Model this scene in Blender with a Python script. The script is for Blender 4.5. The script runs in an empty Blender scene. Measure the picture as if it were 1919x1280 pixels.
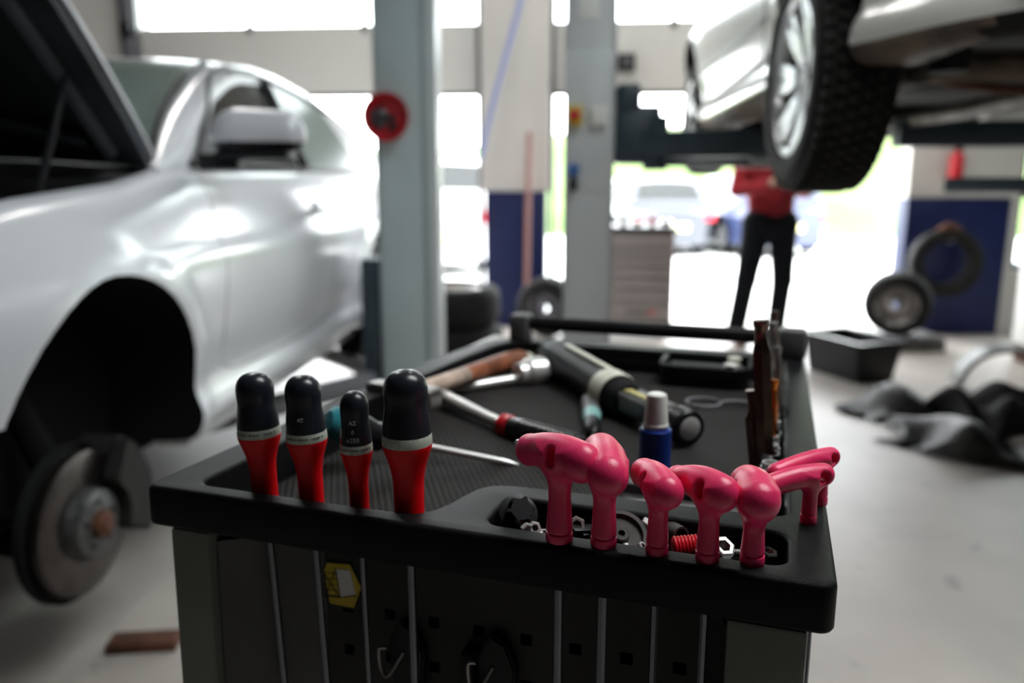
import bpy, bmesh, math, random
import numpy as np
from mathutils import Vector, Matrix, Euler
random.seed(7); rng = np.random.RandomState(3)
S = bpy.context.scene; COL = S.collection
PI = math.pi
# ---------------------------------------------------------------- camera
F = 1488.0; TH = math.radians(11.29); H = 1.22
cam = bpy.data.objects.new('camera', bpy.data.cameras.new('camera')); COL.objects.link(cam)
cam.location = (0, 0, H); cam.rotation_euler = (PI/2 - TH, 0, 0)
cam.data.sensor_width = 36; cam.data.lens = F/1919*36; cam.data.clip_start = 0.02; cam.data.clip_end = 200
cam.data.dof.use_dof = True; cam.data.dof.focus_distance = 0.51; cam.data.dof.aperture_fstop = 3.9
S.camera = cam
S.view_settings.view_transform = 'Standard'; S.view_settings.look = 'None'
S.view_settings.gamma = 1; S.view_settings.use_curve_mapping = False; S.view_settings.exposure = 0.5
# ---------------------------------------------------------------- world
wd = bpy.data.worlds.new('overcast_sky'); S.world = wd; wd.use_nodes = True
bg = wd.node_tree.nodes['Background']; bg.inputs[0].default_value = (0.93, 0.97, 1.0, 1); bg.inputs[1].default_value = 11.0
try:
    S.cycles.max_bounces = 7; S.cycles.diffuse_bounces = 4; S.cycles.glossy_bounces = 4
    S.cycles.sample_clamp_indirect = 6.0; S.cycles.caustics_reflective = False; S.cycles.caustics_refractive = False
    S.cycles.use_denoising = True
except Exception: pass
# ---------------------------------------------------------------- frames
RA = math.radians(-4.5)
def R(u, v, z=0.0):
    return Vector((u*math.cos(RA) - v*math.sin(RA), u*math.sin(RA) + v*math.cos(RA), z))
def ray(px, py):
    u = (px-959.5)/F; v = (py-640)/F; ct, st = math.cos(TH), math.sin(TH)
    return Vector((u, ct - v*st, -(st + v*ct)))
def atz(px, py, z):
    r = ray(px, py); return r*((z-H)/r.z) + Vector((0, 0, H))
def aty(px, py, Y):
    r = ray(px, py); return r*(Y/r.y) + Vector((0, 0, H))
def zat(py, Y):
    r = ray(960, py); return H + r.z*Y/r.y
TOP = 0.99
cFL = atz(267, 909, TOP); cFR = atz(1573, 1101, TOP)
CW = (cFR-cFL).length; CA = math.atan2(cFR.y-cFL.y, cFR.x-cFL.x); CLN = 0.74; TILT = 0.02      # the trolley leans very slightly towards its far end
def K(s, t, z=TOP):
    return Vector((cFL.x + s*math.cos(CA) - t*math.sin(CA), cFL.y + s*math.sin(CA) + t*math.cos(CA), z - TILT*t))
def Kinv(p):
    a, b = p.x-cFL.x, p.y-cFL.y
    return (a*math.cos(CA)+b*math.sin(CA), -a*math.sin(CA)+b*math.cos(CA))
# ---------------------------------------------------------------- materials
def mat(name, col, rough=0.5, metal=0.0, var=0.0, scale=8.0, bump=0.0, bscale=200.0, spec=0.5, coat=0.0, sss=0.0, emit=None, es=0.0, col2=None):
    m = bpy.data.materials.new(name); m.use_nodes = True
    nt = m.node_tree; b = nt.nodes['Principled BSDF']
    b.inputs['Base Color'].default_value = (*col, 1); b.inputs['Roughness'].default_value = rough
    b.inputs['Metallic'].default_value = metal; b.inputs['Specular IOR Level'].default_value = spec
    b.inputs['Coat Weight'].default_value = coat; b.inputs['Coat Roughness'].default_value = 0.16
    if sss: b.inputs['Subsurface Weight'].default_value = sss; b.inputs['Subsurface Radius'].default_value = (0.004, 0.001, 0.001)
    if emit: b.inputs['Emission Color'].default_value = (*emit, 1); b.inputs['Emission Strength'].default_value = es
    tc = nt.nodes.new('ShaderNodeTexCoord')
    if var or col2:
        n = nt.nodes.new('ShaderNodeTexNoise'); n.inputs['Scale'].default_value = scale; n.inputs['Detail'].default_value = 6
        nt.links.new(tc.outputs['Object'], n.inputs['Vector'])
        mx = nt.nodes.new('ShaderNodeMix'); mx.data_type = 'RGBA'
        c2 = col2 or tuple(c*(1-var) for c in col); c1 = col if col2 else tuple(min(1, c*(1+var*0.5)) for c in col)
        mx.inputs[6].default_value = (*c2, 1); mx.inputs[7].default_value = (*c1, 1)
        rp = nt.nodes.new('ShaderNodeValToRGB'); rp.color_ramp.elements[0].position = 0.35; rp.color_ramp.elements[1].position = 0.65
        nt.links.new(n.outputs['Fac'], rp.inputs[0]); nt.links.new(rp.outputs[0], mx.inputs[0])
        nt.links.new(mx.outputs[2], b.inputs['Base Color'])
    if bump:
        n2 = nt.nodes.new('ShaderNodeTexNoise'); n2.inputs['Scale'].default_value = bscale; n2.inputs['Detail'].default_value = 3
        nt.links.new(tc.outputs['Object'], n2.inputs['Vector'])
        bp = nt.nodes.new('ShaderNodeBump'); bp.inputs['Strength'].default_value = bump; bp.inputs['Distance'].default_value = 0.001
        nt.links.new(n2.outputs['Fac'], bp.inputs['Height']); nt.links.new(bp.outputs[0], b.inputs['Normal'])
    return m
M = {}
M['tray'] = mat('black_grained_plastic', (0.006, 0.006, 0.007), 0.36, bump=0.5, bscale=1400, spec=0.08)
M['black'] = mat('black_plastic', (0.010, 0.010, 0.012), 0.35, spec=0.22)
M['matt_black'] = mat('matt_black', (0.012, 0.012, 0.013), 0.8, spec=0.2)
M['old_rubber'] = mat('dusty_rubber', (0.05, 0.043, 0.04), 0.7, var=0.4, scale=60)
M['rubber'] = mat('rubber', (0.018, 0.017, 0.016), 0.75, var=0.3, scale=30, spec=0.3)
M['tyre'] = mat('tyre_rubber', (0.012, 0.0115, 0.011), 0.75, var=0.4, scale=12, spec=0.18)
M['cart'] = mat('grey_green_enamel', (0.23, 0.25, 0.215), 0.45, var=0.15, scale=5)
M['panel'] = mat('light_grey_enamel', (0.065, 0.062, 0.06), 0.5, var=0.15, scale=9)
M['pink'] = mat('raspberry_plastic', (0.78, 0.030, 0.135), 0.36, sss=0.12, bump=0.15, bscale=600, var=0.06, scale=90)
M['red'] = mat('red_plastic', (0.70, 0.003, 0.008), 0.4, sss=0.1, bump=0.1, bscale=700, spec=0.25)
M['cap'] = mat('dark_slate_cap', (0.012, 0.0135, 0.020), 0.28, spec=0.4)
M['band'] = mat('pale_band', (0.46, 0.50, 0.43), 0.5, var=0.25, scale=200)
M['print'] = mat('pale_print', (0.35, 0.35, 0.34), 0.6)
M['steel'] = mat('satin_steel', (0.55, 0.55, 0.56), 0.3, 1.0)
M['zinc'] = mat('zinc_plated_steel', (0.60, 0.60, 0.59), 0.36, 0.5)
M['satin'] = mat('bright_satin_steel', (0.80, 0.80, 0.79), 0.32, 0.6)
M['rod'] = mat('grey_key_steel', (0.17, 0.17, 0.19), 0.38, 1.0)
M['dull'] = mat('dull_steel', (0.36, 0.34, 0.33), 0.42, 1.0, var=0.2, scale=40)
M['chrome'] = mat('chrome', (0.82, 0.82, 0.84), 0.18, 1.0)
M['gloss_black'] = mat('glossy_black_grip', (0.012, 0.012, 0.013), 0.22, spec=0.6)
M['bronze'] = mat('dark_bronze_steel', (0.17, 0.11, 0.085), 0.28, 1.0, var=0.3, scale=60)
M['gold'] = mat('amber_coated_steel', (0.85, 0.26, 0.04), 0.25, 1.0)
M['wood'] = mat('worn_brown_handle', (0.32, 0.10, 0.045), 0.45, var=0.5, scale=25)
M['pale_wood'] = mat('pale_worn_wood', (0.55, 0.42, 0.34), 0.5, var=0.3, scale=40)
M['teal'] = mat('teal_plastic', (0.03, 0.24, 0.29), 0.4)
M['pale_teal'] = mat('pale_teal_plastic', (0.25, 0.48, 0.46), 0.4)
M['cream'] = mat('cream_plastic', (0.66, 0.66, 0.55), 0.45)
M['white'] = mat('white_plastic', (0.80, 0.79, 0.76), 0.4, bump=0.05)
M['blue'] = mat('blue_plastic', (0.008, 0.035, 0.24), 0.3)
M['navy'] = mat('navy_paint', (0.008, 0.014, 0.068), 0.5, spec=0.3, var=0.15)
M['yellow'] = mat('yellow_print', (0.62, 0.45, 0.02), 0.5)
M['led'] = mat('yellow_led', (0.75, 0.66, 0.25), 0.35)
M['grey_plastic'] = mat('mid_grey_plastic', (0.10, 0.10, 0.105), 0.45)
M['green'] = mat('green_plastic', (0.22, 0.40, 0.12), 0.5)
M['paint'] = mat('silver_white_paint', (0.62, 0.635, 0.675), 0.34, 0.0, coat=0.7, spec=0.5)
M['paint2'] = mat('off_white_paint', (0.60, 0.61, 0.575), 0.3, 0.0, coat=0.8, var=0.05, scale=3)
M['glass_green'] = mat('tinted_windscreen', (0.34, 0.43, 0.40), 0.2, spec=0.9, coat=0.6)
M['glass_dark'] = mat('dark_window_glass', (0.012, 0.016, 0.014), 0.06, spec=0.8)
M['hood_in'] = mat('dark_bonnet_lining', (0.05, 0.058, 0.066), 0.45, var=0.5, scale=4, bump=0.4, bscale=20)
M['liner'] = mat('black_wheel_arch_liner', (0.006, 0.006, 0.006), 0.9, spec=0.1)
M['disc'] = mat('brake_disc_iron', (0.085, 0.072, 0.068), 0.35, 0.9, var=0.25, scale=18)
M['hub'] = mat('grey_hub_iron', (0.13, 0.13, 0.13), 0.5, 0.8, var=0.5, scale=30)
M['rust'] = mat('rusty_iron', (0.11, 0.042, 0.022), 0.8, 0.2, var=0.5, scale=20)
M['alloy'] = mat('silver_alloy', (0.62, 0.63, 0.64), 0.3, 0.6)
M['post'] = mat('teal_grey_paint', (0.50, 0.585, 0.60), 0.4, var=0.08, scale=3)
M['post2'] = mat('pale_grey_paint', (0.62, 0.64, 0.655), 0.35, var=0.06, scale=3)
M['arm'] = mat('dark_petrol_paint', (0.035, 0.055, 0.07), 0.4, var=0.2)
M['grey_arm'] = mat('grey_painted_arm', (0.22, 0.22, 0.24), 0.45, var=0.2)
M['under'] = mat('brown_grimy_underbody', (0.16, 0.115, 0.08), 0.7, col2=(0.03, 0.025, 0.022), scale=6)
M['under_dark'] = mat('black_underseal', (0.015, 0.014, 0.014), 0.8, spec=0.2, var=0.4)
M['exh'] = mat('grimy_exhaust', (0.20, 0.18, 0.165), 0.55, 0.6, var=0.4, scale=7)
M['redbowl'] = mat('red_enamel', (0.52, 0.008, 0.018), 0.3)
M['wallc'] = mat('cream_wall', (0.62, 0.60, 0.56), 0.7, var=0.04, scale=2)
M['doorc'] = mat('cream_door_panel', (0.66, 0.65, 0.61), 0.5, var=0.03, scale=1)
M['frame'] = mat('dark_grey_metal', (0.10, 0.10, 0.11), 0.5)
M['ceil'] = mat('ceiling_grey', (0.12, 0.12, 0.12), 0.8)
M['wall_dark'] = mat('grey_wall', (0.05, 0.05, 0.05), 0.8)
M['shirt'] = mat('red_workshirt', (0.30, 0.005, 0.014), 0.8, var=0.3, scale=8)
M['trouser'] = mat('black_work_trousers', (0.007, 0.008, 0.011), 0.85, spec=0.15, var=0.3)
M['skin'] = mat('skin', (0.50, 0.28, 0.20), 0.55, sss=0.1)
M['hair'] = mat('dark_hair', (0.02, 0.013, 0.01), 0.6)
M['cabinet'] = mat('pinkish_grey_paint', (0.33, 0.29, 0.28), 0.5, var=0.06)
M['grass'] = mat('sunlit_grass', (0.07, 0.125, 0.03), 0.9, col2=(0.12, 0.15, 0.05), scale=0.8)
M['pave'] = mat('pale_pavement', (0.62, 0.62, 0.60), 0.8, var=0.1, scale=1)
M['hose_blue'] = mat('blue_air_hose', (0.28, 0.33, 0.62), 0.5)
M['hose_red'] = mat('brown_red_pipe', (0.27, 0.12, 0.10), 0.6)
M['rag'] = mat('dirty_dark_plastic', (0.045, 0.042, 0.04), 0.45, col2=(0.13, 0.125, 0.12), scale=9)
M['lamp'] = mat('fluorescent_tube', (0.9, 0.9, 0.9), 0.5, emit=(1.0, 0.98, 0.95), es=62)
M['added_led_panel'] = mat('added_led_panel', (0.9, 0.9, 0.9), 0.5, emit=(1.0, 0.99, 0.97), es=15)
M['carblue'] = mat('blue_car_paint', (0.02, 0.03, 0.08), 0.35, coat=0.5)
M['cargrey'] = mat('grey_car_paint', (0.05, 0.055, 0.07), 0.35, coat=0.5)
M['carwhite'] = mat('white_car_paint', (0.8, 0.8, 0.8), 0.35, coat=0.5)
M['redlight'] = mat('red_tail_lamp', (0.55, 0.01, 0.03), 0.3)
M['plate'] = mat('yellowish_white_plate', (0.7, 0.68, 0.3), 0.5)
def thin_glass():
    m = bpy.data.materials.new('clear_pane'); m.use_nodes = True; nt = m.node_tree
    for n in list(nt.nodes): nt.nodes.remove(n)
    o = nt.nodes.new('ShaderNodeOutputMaterial'); t = nt.nodes.new('ShaderNodeBsdfTransparent'); g = nt.nodes.new('ShaderNodeBsdfGlossy')
    g.inputs['Roughness'].default_value = 0.05; t.inputs[0].default_value = (0.93, 0.96, 0.95, 1)
    mx = nt.nodes.new('ShaderNodeMixShader'); mx.inputs[0].default_value = 0.07
    nt.links.new(t.outputs[0], mx.inputs[1]); nt.links.new(g.outputs[0], mx.inputs[2]); nt.links.new(mx.outputs[0], o.inputs[0]); return m
M['pane'] = thin_glass()
def floor_mat():
    m = mat('stained_concrete', (0.46, 0.43, 0.40), 0.45, spec=0.3); nt = m.node_tree; b = nt.nodes['Principled BSDF']
    tc = nt.nodes.new('ShaderNodeTexCoord')
    def noise(sc, a, c):
        n = nt.nodes.new('ShaderNodeTexNoise'); n.inputs['Scale'].default_value = sc; n.inputs['Detail'].default_value = 8
        nt.links.new(tc.outputs['Object'], n.inputs['Vector'])
        r = nt.nodes.new('ShaderNodeValToRGB'); r.color_ramp.elements[0].position = a; r.color_ramp.elements[1].position = c
        nt.links.new(n.outputs['Fac'], r.inputs[0]); return r
    r1 = noise(1.3, 0.35, 0.62); r2 = noise(7, 0.22, 0.36)
    m1 = nt.nodes.new('ShaderNodeMix'); m1.data_type = 'RGBA'; m1.inputs[6].default_value = (0.35, 0.315, 0.285, 1); m1.inputs[7].default_value = (0.49, 0.445, 0.405, 1)
    nt.links.new(r1.outputs[0], m1.inputs[0])
    m2 = nt.nodes.new('ShaderNodeMix'); m2.data_type = 'RGBA'; m2.inputs[6].default_value = (0.17, 0.155, 0.14, 1)
    nt.links.new(m1.outputs[2], m2.inputs[7]); nt.links.new(r2.outputs[0], m2.inputs[0]); nt.links.new(m2.outputs[2], b.inputs['Base Color'])
    return m
M['floor'] = floor_mat()
def mat_mat():
    m = mat('ribbed_rubber_mat', (0.028, 0.027, 0.027), 0.6, spec=0.07); nt = m.node_tree; b = nt.nodes['Principled BSDF']
    tc = nt.nodes.new('ShaderNodeTexCoord'); sp = nt.nodes.new('ShaderNodeSeparateXYZ'); mpn = nt.nodes.new('ShaderNodeMapping'); mpn.inputs['Rotation'].default_value = (0, 0, math.radians(-31)); nt.links.new(tc.outputs['Object'], mpn.inputs[0]); nt.links.new(mpn.outputs[0], sp.inputs[0])
    def sn(out, k, ph=0):
        a = nt.nodes.new('ShaderNodeMath'); a.operation = 'MULTIPLY_ADD'; a.inputs[1].default_value = k; a.inputs[2].default_value = ph
        nt.links.new(out, a.inputs[0]); s = nt.nodes.new('ShaderNodeMath'); s.operation = 'SINE'; nt.links.new(a.outputs[0], s.inputs[0]); return s
    a = sn(sp.outputs[0], 2*PI/0.0056); c = sn(sp.outputs[1], 2*PI/0.0056)
    mu = nt.nodes.new('ShaderNodeMath'); mu.operation = 'MINIMUM'; nt.links.new(a.outputs[0], mu.inputs[0]); nt.links.new(c.outputs[0], mu.inputs[1])
    bp = nt.nodes.new('ShaderNodeBump'); bp.inputs['Strength'].default_value = 1.0; bp.inputs['Distance'].default_value = 0.0006; bp.invert = True
    nt.links.new(mu.outputs[0], bp.inputs['Height']); nt.links.new(bp.outputs[0], b.inputs['Normal'])
    r = nt.nodes.new('ShaderNodeValToRGB'); r.color_ramp.elements[0].position = 0.5; r.color_ramp.elements[0].color = (0.030, 0.0275, 0.027, 1)
    r.color_ramp.elements[1].position = 0.68; r.color_ramp.elements[1].color = (0.004, 0.004, 0.004, 1)
    ad = nt.nodes.new('ShaderNodeMath'); ad.operation = 'MULTIPLY_ADD'; ad.inputs[1].default_value = 0.5; ad.inputs[2].default_value = 0.5
    nt.links.new(mu.outputs[0], ad.inputs[0]); nt.links.new(ad.outputs[0], r.inputs[0]); nt.links.new(r.outputs[0], b.inputs['Base Color'])
    return m
M['mat'] = mat_mat()
# ---------------------------------------------------------------- mesh helpers
def new_bm(): return bmesh.new()
def obj(name, bm, m, parent=None, loc=(0, 0, 0), rot=(0, 0, 0), smooth=35, label=None):
    me = bpy.data.meshes.new(name)
    bmesh.ops.recalc_face_normals(bm, faces=bm.faces[:]) if len(bm.faces) < 60000 else None
    bm.to_mesh(me); bm.free()
    for mm in (m if isinstance(m, (list, tuple)) else [m]): me.materials.append(mm)
    if smooth:
        me.polygons.foreach_set('use_smooth', [True]*len(me.polygons)); me.set_sharp_from_angle(angle=math.radians(smooth))
    o = bpy.data.objects.new(name, me); COL.objects.link(o); o.location = loc; o.rotation_euler = rot
    if parent: o.parent = parent
    if label: o['label'] = label
    return o
def tag(o, label, cat, group=None, kind=None):
    o['label'] = label; o['category'] = cat
    if group: o['group'] = group
    if kind: o['kind'] = kind
    return o
def thing(name, label, cat, loc=(0, 0, 0), rotz=0.0, group=None, rot=None):
    o = bpy.data.objects.new(name, None); COL.objects.link(o); o.empty_display_size = 0.05
    o.location = loc; o.rotation_euler = rot if rot is not None else (0, 0, rotz)
    return tag(o, label, cat, group)
def struct(name, bm, m, parent=None, **k):
    o = obj(name, bm, m, parent, **k)
    if not parent: o['kind'] = 'structure'
    return o
def box(bm, x0, x1, y0, y1, z0, z1, bev=0.0, seg=2, mi=0, mtx=None):
    r = bmesh.ops.create_cube(bm, size=1.0); vs = r['verts']
    for v in vs: v.co = Vector(((x0+x1)/2 + v.co.x*(x1-x0), (y0+y1)/2 + v.co.y*(y1-y0), (z0+z1)/2 + v.co.z*(z1-z0)))
    fs = set(f for v in vs for f in v.link_faces)
    if bev:
        es = set(e for v in vs for e in v.link_edges)
        rr = bmesh.ops.bevel(bm, geom=list(es), offset=bev, segments=seg, affect='EDGES', profile=0.5)
        fs = set(f for f in rr['faces']) | set(f for f in fs if f.is_valid); vs = list(set(v for f in fs for v in f.verts))
    if mi:
        for f in fs: f.material_index = mi
    if mtx is not None:
        for v in set(v for f in fs for v in f.verts): v.co = mtx @ v.co
    return bm
def lathe(bm, prof, n=32, axis='Z', mtx=None, mi=0, cap=True):
    """prof: list of (r, h) along the axis"""
    rings = []
    for r, h in prof:
        ring = []
        for i in range(n):
            a = 2*PI*i/n; c, s = r*math.cos(a), r*math.sin(a)
            p = Vector((c, s, h)) if axis == 'Z' else (Vector((h, c, s)) if axis == 'X' else Vector((s, h, c)))
            if mtx is not None: p = mtx @ p
            ring.append(bm.verts.new(p))
        rings.append(ring)
    for a, b in zip(rings[:-1], rings[1:]):
        for i in range(n):
            f = bm.faces.new((a[i], a[(i+1) % n], b[(i+1) % n], b[i])); f.material_index = mi
    if cap:
        for rg in (rings[0], rings[-1]):
            try: f = bm.faces.new(rg); f.material_index = mi
            except Exception: pass
    return bm
def tube(bm, pts, r, n=12, mi=0):
    pts = [Vector(p) for p in pts]; rings = []; k = len(pts); up = Vector((0, 0, 1))
    rs = r if isinstance(r, (list, tuple)) else [r]*k
    t0 = (pts[1]-pts[0]).normalized(); x = t0.cross(up)
    if x.length < 0.1: x = t0.cross(Vector((1, 0, 0)))
    x.normalize()
    for i in range(k):
        t = (pts[min(i+1, k-1)]-pts[max(i-1, 0)]).normalized()
        x = (x - t*x.dot(t)).normalized(); y = t.cross(x)
        rings.append([bm.verts.new(pts[i] + (x*math.cos(2*PI*j/n) + y*math.sin(2*PI*j/n))*rs[i]) for j in range(n)])
    for a, b in zip(rings[:-1], rings[1:]):
        for j in range(n):
            f = bm.faces.new((a[j], a[(j+1) % n], b[(j+1) % n], b[j])); f.material_index = mi
    for rg in (rings[0], rings[-1]):
        f = bm.faces.new(rg); f.material_index = mi
    return bm
def spline(pts, n=8):
    pts = [Vector(p) for p in pts]; out = []
    P = [pts[0]] + pts + [pts[-1]]
    for i in range(1, len(P)-2):
        for k in range(n):
            t = k/n; a, b, c, d = P[i-1], P[i], P[i+1], P[i+2]
            out.append(0.5*((2*b) + (c-a)*t + (2*a-5*b+4*c-d)*t*t + (3*b-a-3*c+d)*t**3))
    out.append(pts[-1]); return out
def prism(bm, poly, z0, z1, mtx=None, mi=0):
    lo = [bm.verts.new(Vector((x, y, z0))) for x, y in poly]; hi = [bm.verts.new(Vector((x, y, z1))) for x, y in poly]
    n = len(poly); fs = [bm.faces.new(lo[::-1]), bm.faces.new(hi)]
    for i in range(n): fs.append(bm.faces.new((lo[i], lo[(i+1) % n], hi[(i+1) % n], hi[i])))
    for f in fs: f.material_index = mi
    if mtx is not None:
        for v in lo+hi: v.co = mtx @ v.co
    return bm
def rrect(x0, x1, y0, y1, r, n=6):
    out = []
    for cx, cy, a0 in ((x1-r, y1-r, 0), (x0+r, y1-r, PI/2), (x0+r, y0+r, PI), (x1-r, y0+r, 1.5*PI)):
        for i in range(n+1):
            a = a0 + PI/2*i/n; out.append((cx+r*math.cos(a), cy+r*math.sin(a)))
    return out
def boolean(a, b, op='DIFFERENCE'):
    """returns a bmesh: a op b, both given as bmesh (consumed)"""
    oa = obj('tmp_a', a, M['black'], smooth=0); ob = obj('tmp_b', b, M['black'], smooth=0)
    md = oa.modifiers.new('b', 'BOOLEAN'); md.object = ob; md.operation = op; md.solver = 'EXACT'
    dg = bpy.context.evaluated_depsgraph_get(); dg.update()
    me = bpy.data.meshes.new_from_object(oa.evaluated_get(dg)); r = bmesh.new(); r.from_mesh(me)
    for o in (oa, ob):
        d = o.data; bpy.data.objects.remove(o); bpy.data.meshes.remove(d)
    bpy.data.meshes.remove(me)
    return r
def frame_from(p0, p1, up=Vector((0, 0, 1))):
    """Euler whose local X runs p0 -> p1, local Z as near up as possible"""
    x = (Vector(p1)-Vector(p0)).normalized(); y = up.cross(x).normalized(); z = x.cross(y)
    return Matrix((x, y, z)).transposed().to_euler()
# ---------------------------------------------------------------- signed distance surfaces
def smin(a, b, k):
    h = np.clip(0.5 + 0.5*(b-a)/k, 0, 1); return b*(1-h) + a*h - k*h*(1-h)
def smax(a, b, k): return -smin(-a, -b, k)
def cap_sdf(P, a, b, ra, rb=None, sq=None):
    rb = ra if rb is None else rb; a = np.array(a, float); b = np.array(b, float)
    Q = P.copy()
    if sq is not None:
        Q = Q/np.array(sq); a = a/np.array(sq); b = b/np.array(sq)
    d = b-a; t = np.clip(((Q-a)@d)/(d@d+1e-12), 0, 1)
    r = np.linalg.norm(Q-(a+t[..., None]*d), axis=-1) - (ra + (rb-ra)*t)
    return r*(min(sq) if sq is not None else 1)
def nets(f, lo, hi, h):
    lo = np.array(lo, float); hi = np.array(hi, float); n = np.ceil((hi-lo)/h).astype(int)+1
    ax = [lo[i]+h*np.arange(n[i]) for i in range(3)]
    P = np.stack(np.meshgrid(*ax, indexing='ij'), -1); V = f(P).astype(float)
    s = V < 0; ids = -np.ones(n-1, int)
    acc = np.zeros((*(n-1), 3)); cnt = np.zeros(n-1)
    corners = [(i, j, k) for i in (0, 1) for j in (0, 1) for k in (0, 1)]
    sl = lambda c: tuple(slice(c[i], n[i]-1+c[i]) for i in range(3))
    for a in corners:
        for d in range(3):
            if a[d]: continue
            b = tuple(a[i]+(i == d) for i in range(3))
            va, vb = V[sl(a)], V[sl(b)]; x = (va < 0) != (vb < 0)
            t = np.where(x, va/np.where(x, va-vb, 1), 0)
            acc[x] += (np.array(a)+np.eye(3)[d]*t[x][:, None]); cnt += x
    act = cnt > 0; ids[act] = np.arange(act.sum())
    idx = np.argwhere(act); verts = lo + h*(idx + acc[act]/cnt[act][:, None])
    quads = []
    for d in range(3):
        e, g = [(1, 2), (2, 0), (0, 1)][d]
        A = np.take(s, range(0, n[d]-1), d); B = np.take(s, range(1, n[d]), d)
        for c in np.argwhere(A != B):
            if c[e] < 1 or c[g] < 1 or c[e] >= n[e]-1 or c[g] >= n[g]-1: continue
            q = []
            for de, dg_ in ((-1, -1), (0, -1), (0, 0), (-1, 0)):
                cc = c.copy(); cc[e] += de; cc[g] += dg_; q.append(ids[tuple(cc)])
            if not s[tuple(c)]: q = q[::-1]
            quads.append(q)
    bm = bmesh.new(); vs = [bm.verts.new(v) for v in verts]
    for q in quads:
        try: bm.faces.new([vs[i] for i in q])
        except Exception: pass
    return bm
def text_mesh(txt, size):
    cu = bpy.data.curves.new('t', 'FONT'); cu.body = txt; cu.size = size; cu.align_x = 'CENTER'; cu.resolution_u = 3
    o = bpy.data.objects.new('t', cu); COL.objects.link(o); dg = bpy.context.evaluated_depsgraph_get(); dg.update()
    me = bpy.data.meshes.new_from_object(o.evaluated_get(dg)); bm = bmesh.new(); bm.from_mesh(me)
    bpy.data.objects.remove(o); bpy.data.curves.remove(cu); bpy.data.meshes.remove(me)
    r = bmesh.ops.extrude_face_region(bm, geom=bm.faces[:])
    for v in [g for g in r['geom'] if isinstance(g, bmesh.types.BMVert)]: v.co.z += 0.0004
    return bm
# ================================================================ THE BUILDING
V0 = 6.9
def RB(p):   # world -> room
    return (p.x*math.cos(RA)+p.y*math.sin(RA), -p.x*math.sin(RA)+p.y*math.cos(RA))
def rbox(name, m, u0, u1, v0, v1, z0, z1, bev=0.0, parent=None, label=None):
    return obj(name, box(new_bm(), u0, u1, v0, v1, z0, z1, bev), m, parent, rot=(0, 0, RA) if parent is None else (0, 0, 0), label=label)
def rstruct(name, m, *a, **k):
    o = rbox(name, m, *a, **k); o['kind'] = 'structure'; return o
UL, UR, VB, ZC = -5.6, 6.2, -4.5, 4.4
rstruct('floor', M['floor'], UL, UR, VB, V0+0.25, -0.2, 0.0)
RLu0, RLu1, RLv0, RLv1 = 0.7, 2.5, 0.2, 2.0      # added roof opening, out of view, letting sky light onto the tools
bm = new_bm(); box(bm, UL, RLu0, VB, V0+0.25, ZC, ZC+0.2); box(bm, RLu1, UR, VB, V0+0.25, ZC, ZC+0.2); box(bm, RLu0, RLu1, VB, RLv0, ZC, ZC+0.2); box(bm, RLu0, RLu1, RLv1, V0+0.25, ZC, ZC+0.2)
struct('ceiling', bm, M['ceil'], rot=(0, 0, RA))
bm = new_bm()
for k in range(4): x = RLu0+(RLu1-RLu0-0.05)*k/3; box(bm, x, x+0.05, RLv0, RLv1, ZC+0.02, ZC+0.10)
rl = struct('added_roof_window', bm, M['white'], rot=(0, 0, RA)); obj('window_pane', box(new_bm(), RLu0, RLu1, RLv0, RLv1, ZC+0.105, ZC+0.115), M['pane'], rl)  # unseen roof window, added to light the trolley from overhead
def portal(c, sx, sy, rot):
    l = bpy.data.lights.new('sky_portal', 'AREA'); l.shape = 'RECTANGLE'; l.size = sx; l.size_y = sy; l.energy = 1
    try: l.cycles.is_portal = True
    except Exception: pass
    o = bpy.data.objects.new('sky_portal', l); COL.objects.link(o); o.location = c; o.rotation_euler = rot
portal(R((RLu0+RLu1)/2, (RLv0+RLv1)/2, ZC+0.15), RLu1-RLu0, RLv1-RLv0, (0, 0, RA))
for a_, b_ in ((-3.77, -0.79), (-0.22, 2.77)):
    portal(R((a_+b_)/2, V0+0.3, 1.65), b_-a_, 3.3, (-PI/2, 0, RA))
portal(R(4.4, V0+0.3, 1.4), 1.5, 1.8, (-PI/2, 0, RA))
rstruct('wall_left', M['wall_dark'], UL-0.2, UL, VB, V0+0.25, 0, ZC)
rstruct('wall_right', M['wall_dark'], UR, UR+0.2, VB, V0+0.25, 0, ZC)
rstruct('wall_front', M['wall_dark'], UL, UR, VB-0.2, VB, 0, ZC)
DL0, DL1, DR0, DR1, ZT = -3.77, -0.79, -0.22, 2.77, 3.25
# back wall in pieces round the two door openings, one mesh
bm = new_bm()
box(bm, UL, DL0, V0, V0+0.25, 0, ZC); box(bm, DL0, DR1, V0, V0+0.25, ZT, ZC)
box(bm, DR1, 3.62, V0, V0+0.25, 0, ZC); box(bm, 3.62, 5.2, V0, V0+0.25, 0, 0.5); box(bm, 3.62, 5.2, V0, V0+0.25, 2.3, ZC); box(bm, 5.2, UR, V0, V0+0.25, 0, ZC)
o = struct('wall_back', bm, M['wallc'], rot=(0, 0, RA))
bm = new_bm(); box(bm, DL1, DR0, V0-0.12, V0+0.25, 1.15, ZT+0.3, 0.004); o = struct('wall_pilaster', bm, M['wallc'], rot=(0, 0, RA))
bm = new_bm(); box(bm, DL1+0.03, DR0-0.03, V0-0.13, V0+0.25, 0.0, 1.15, 0.004); o = struct('wall_pilaster_dado', bm, M['navy'], rot=(0, 0, RA))
bm = new_bm(); box(bm, 2.66, 3.46, 6.70, V0+0.015, 0.0, 1.10, 0.005); struct('wall_dado', bm, M['navy'], rot=(0, 0, RA))
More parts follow.
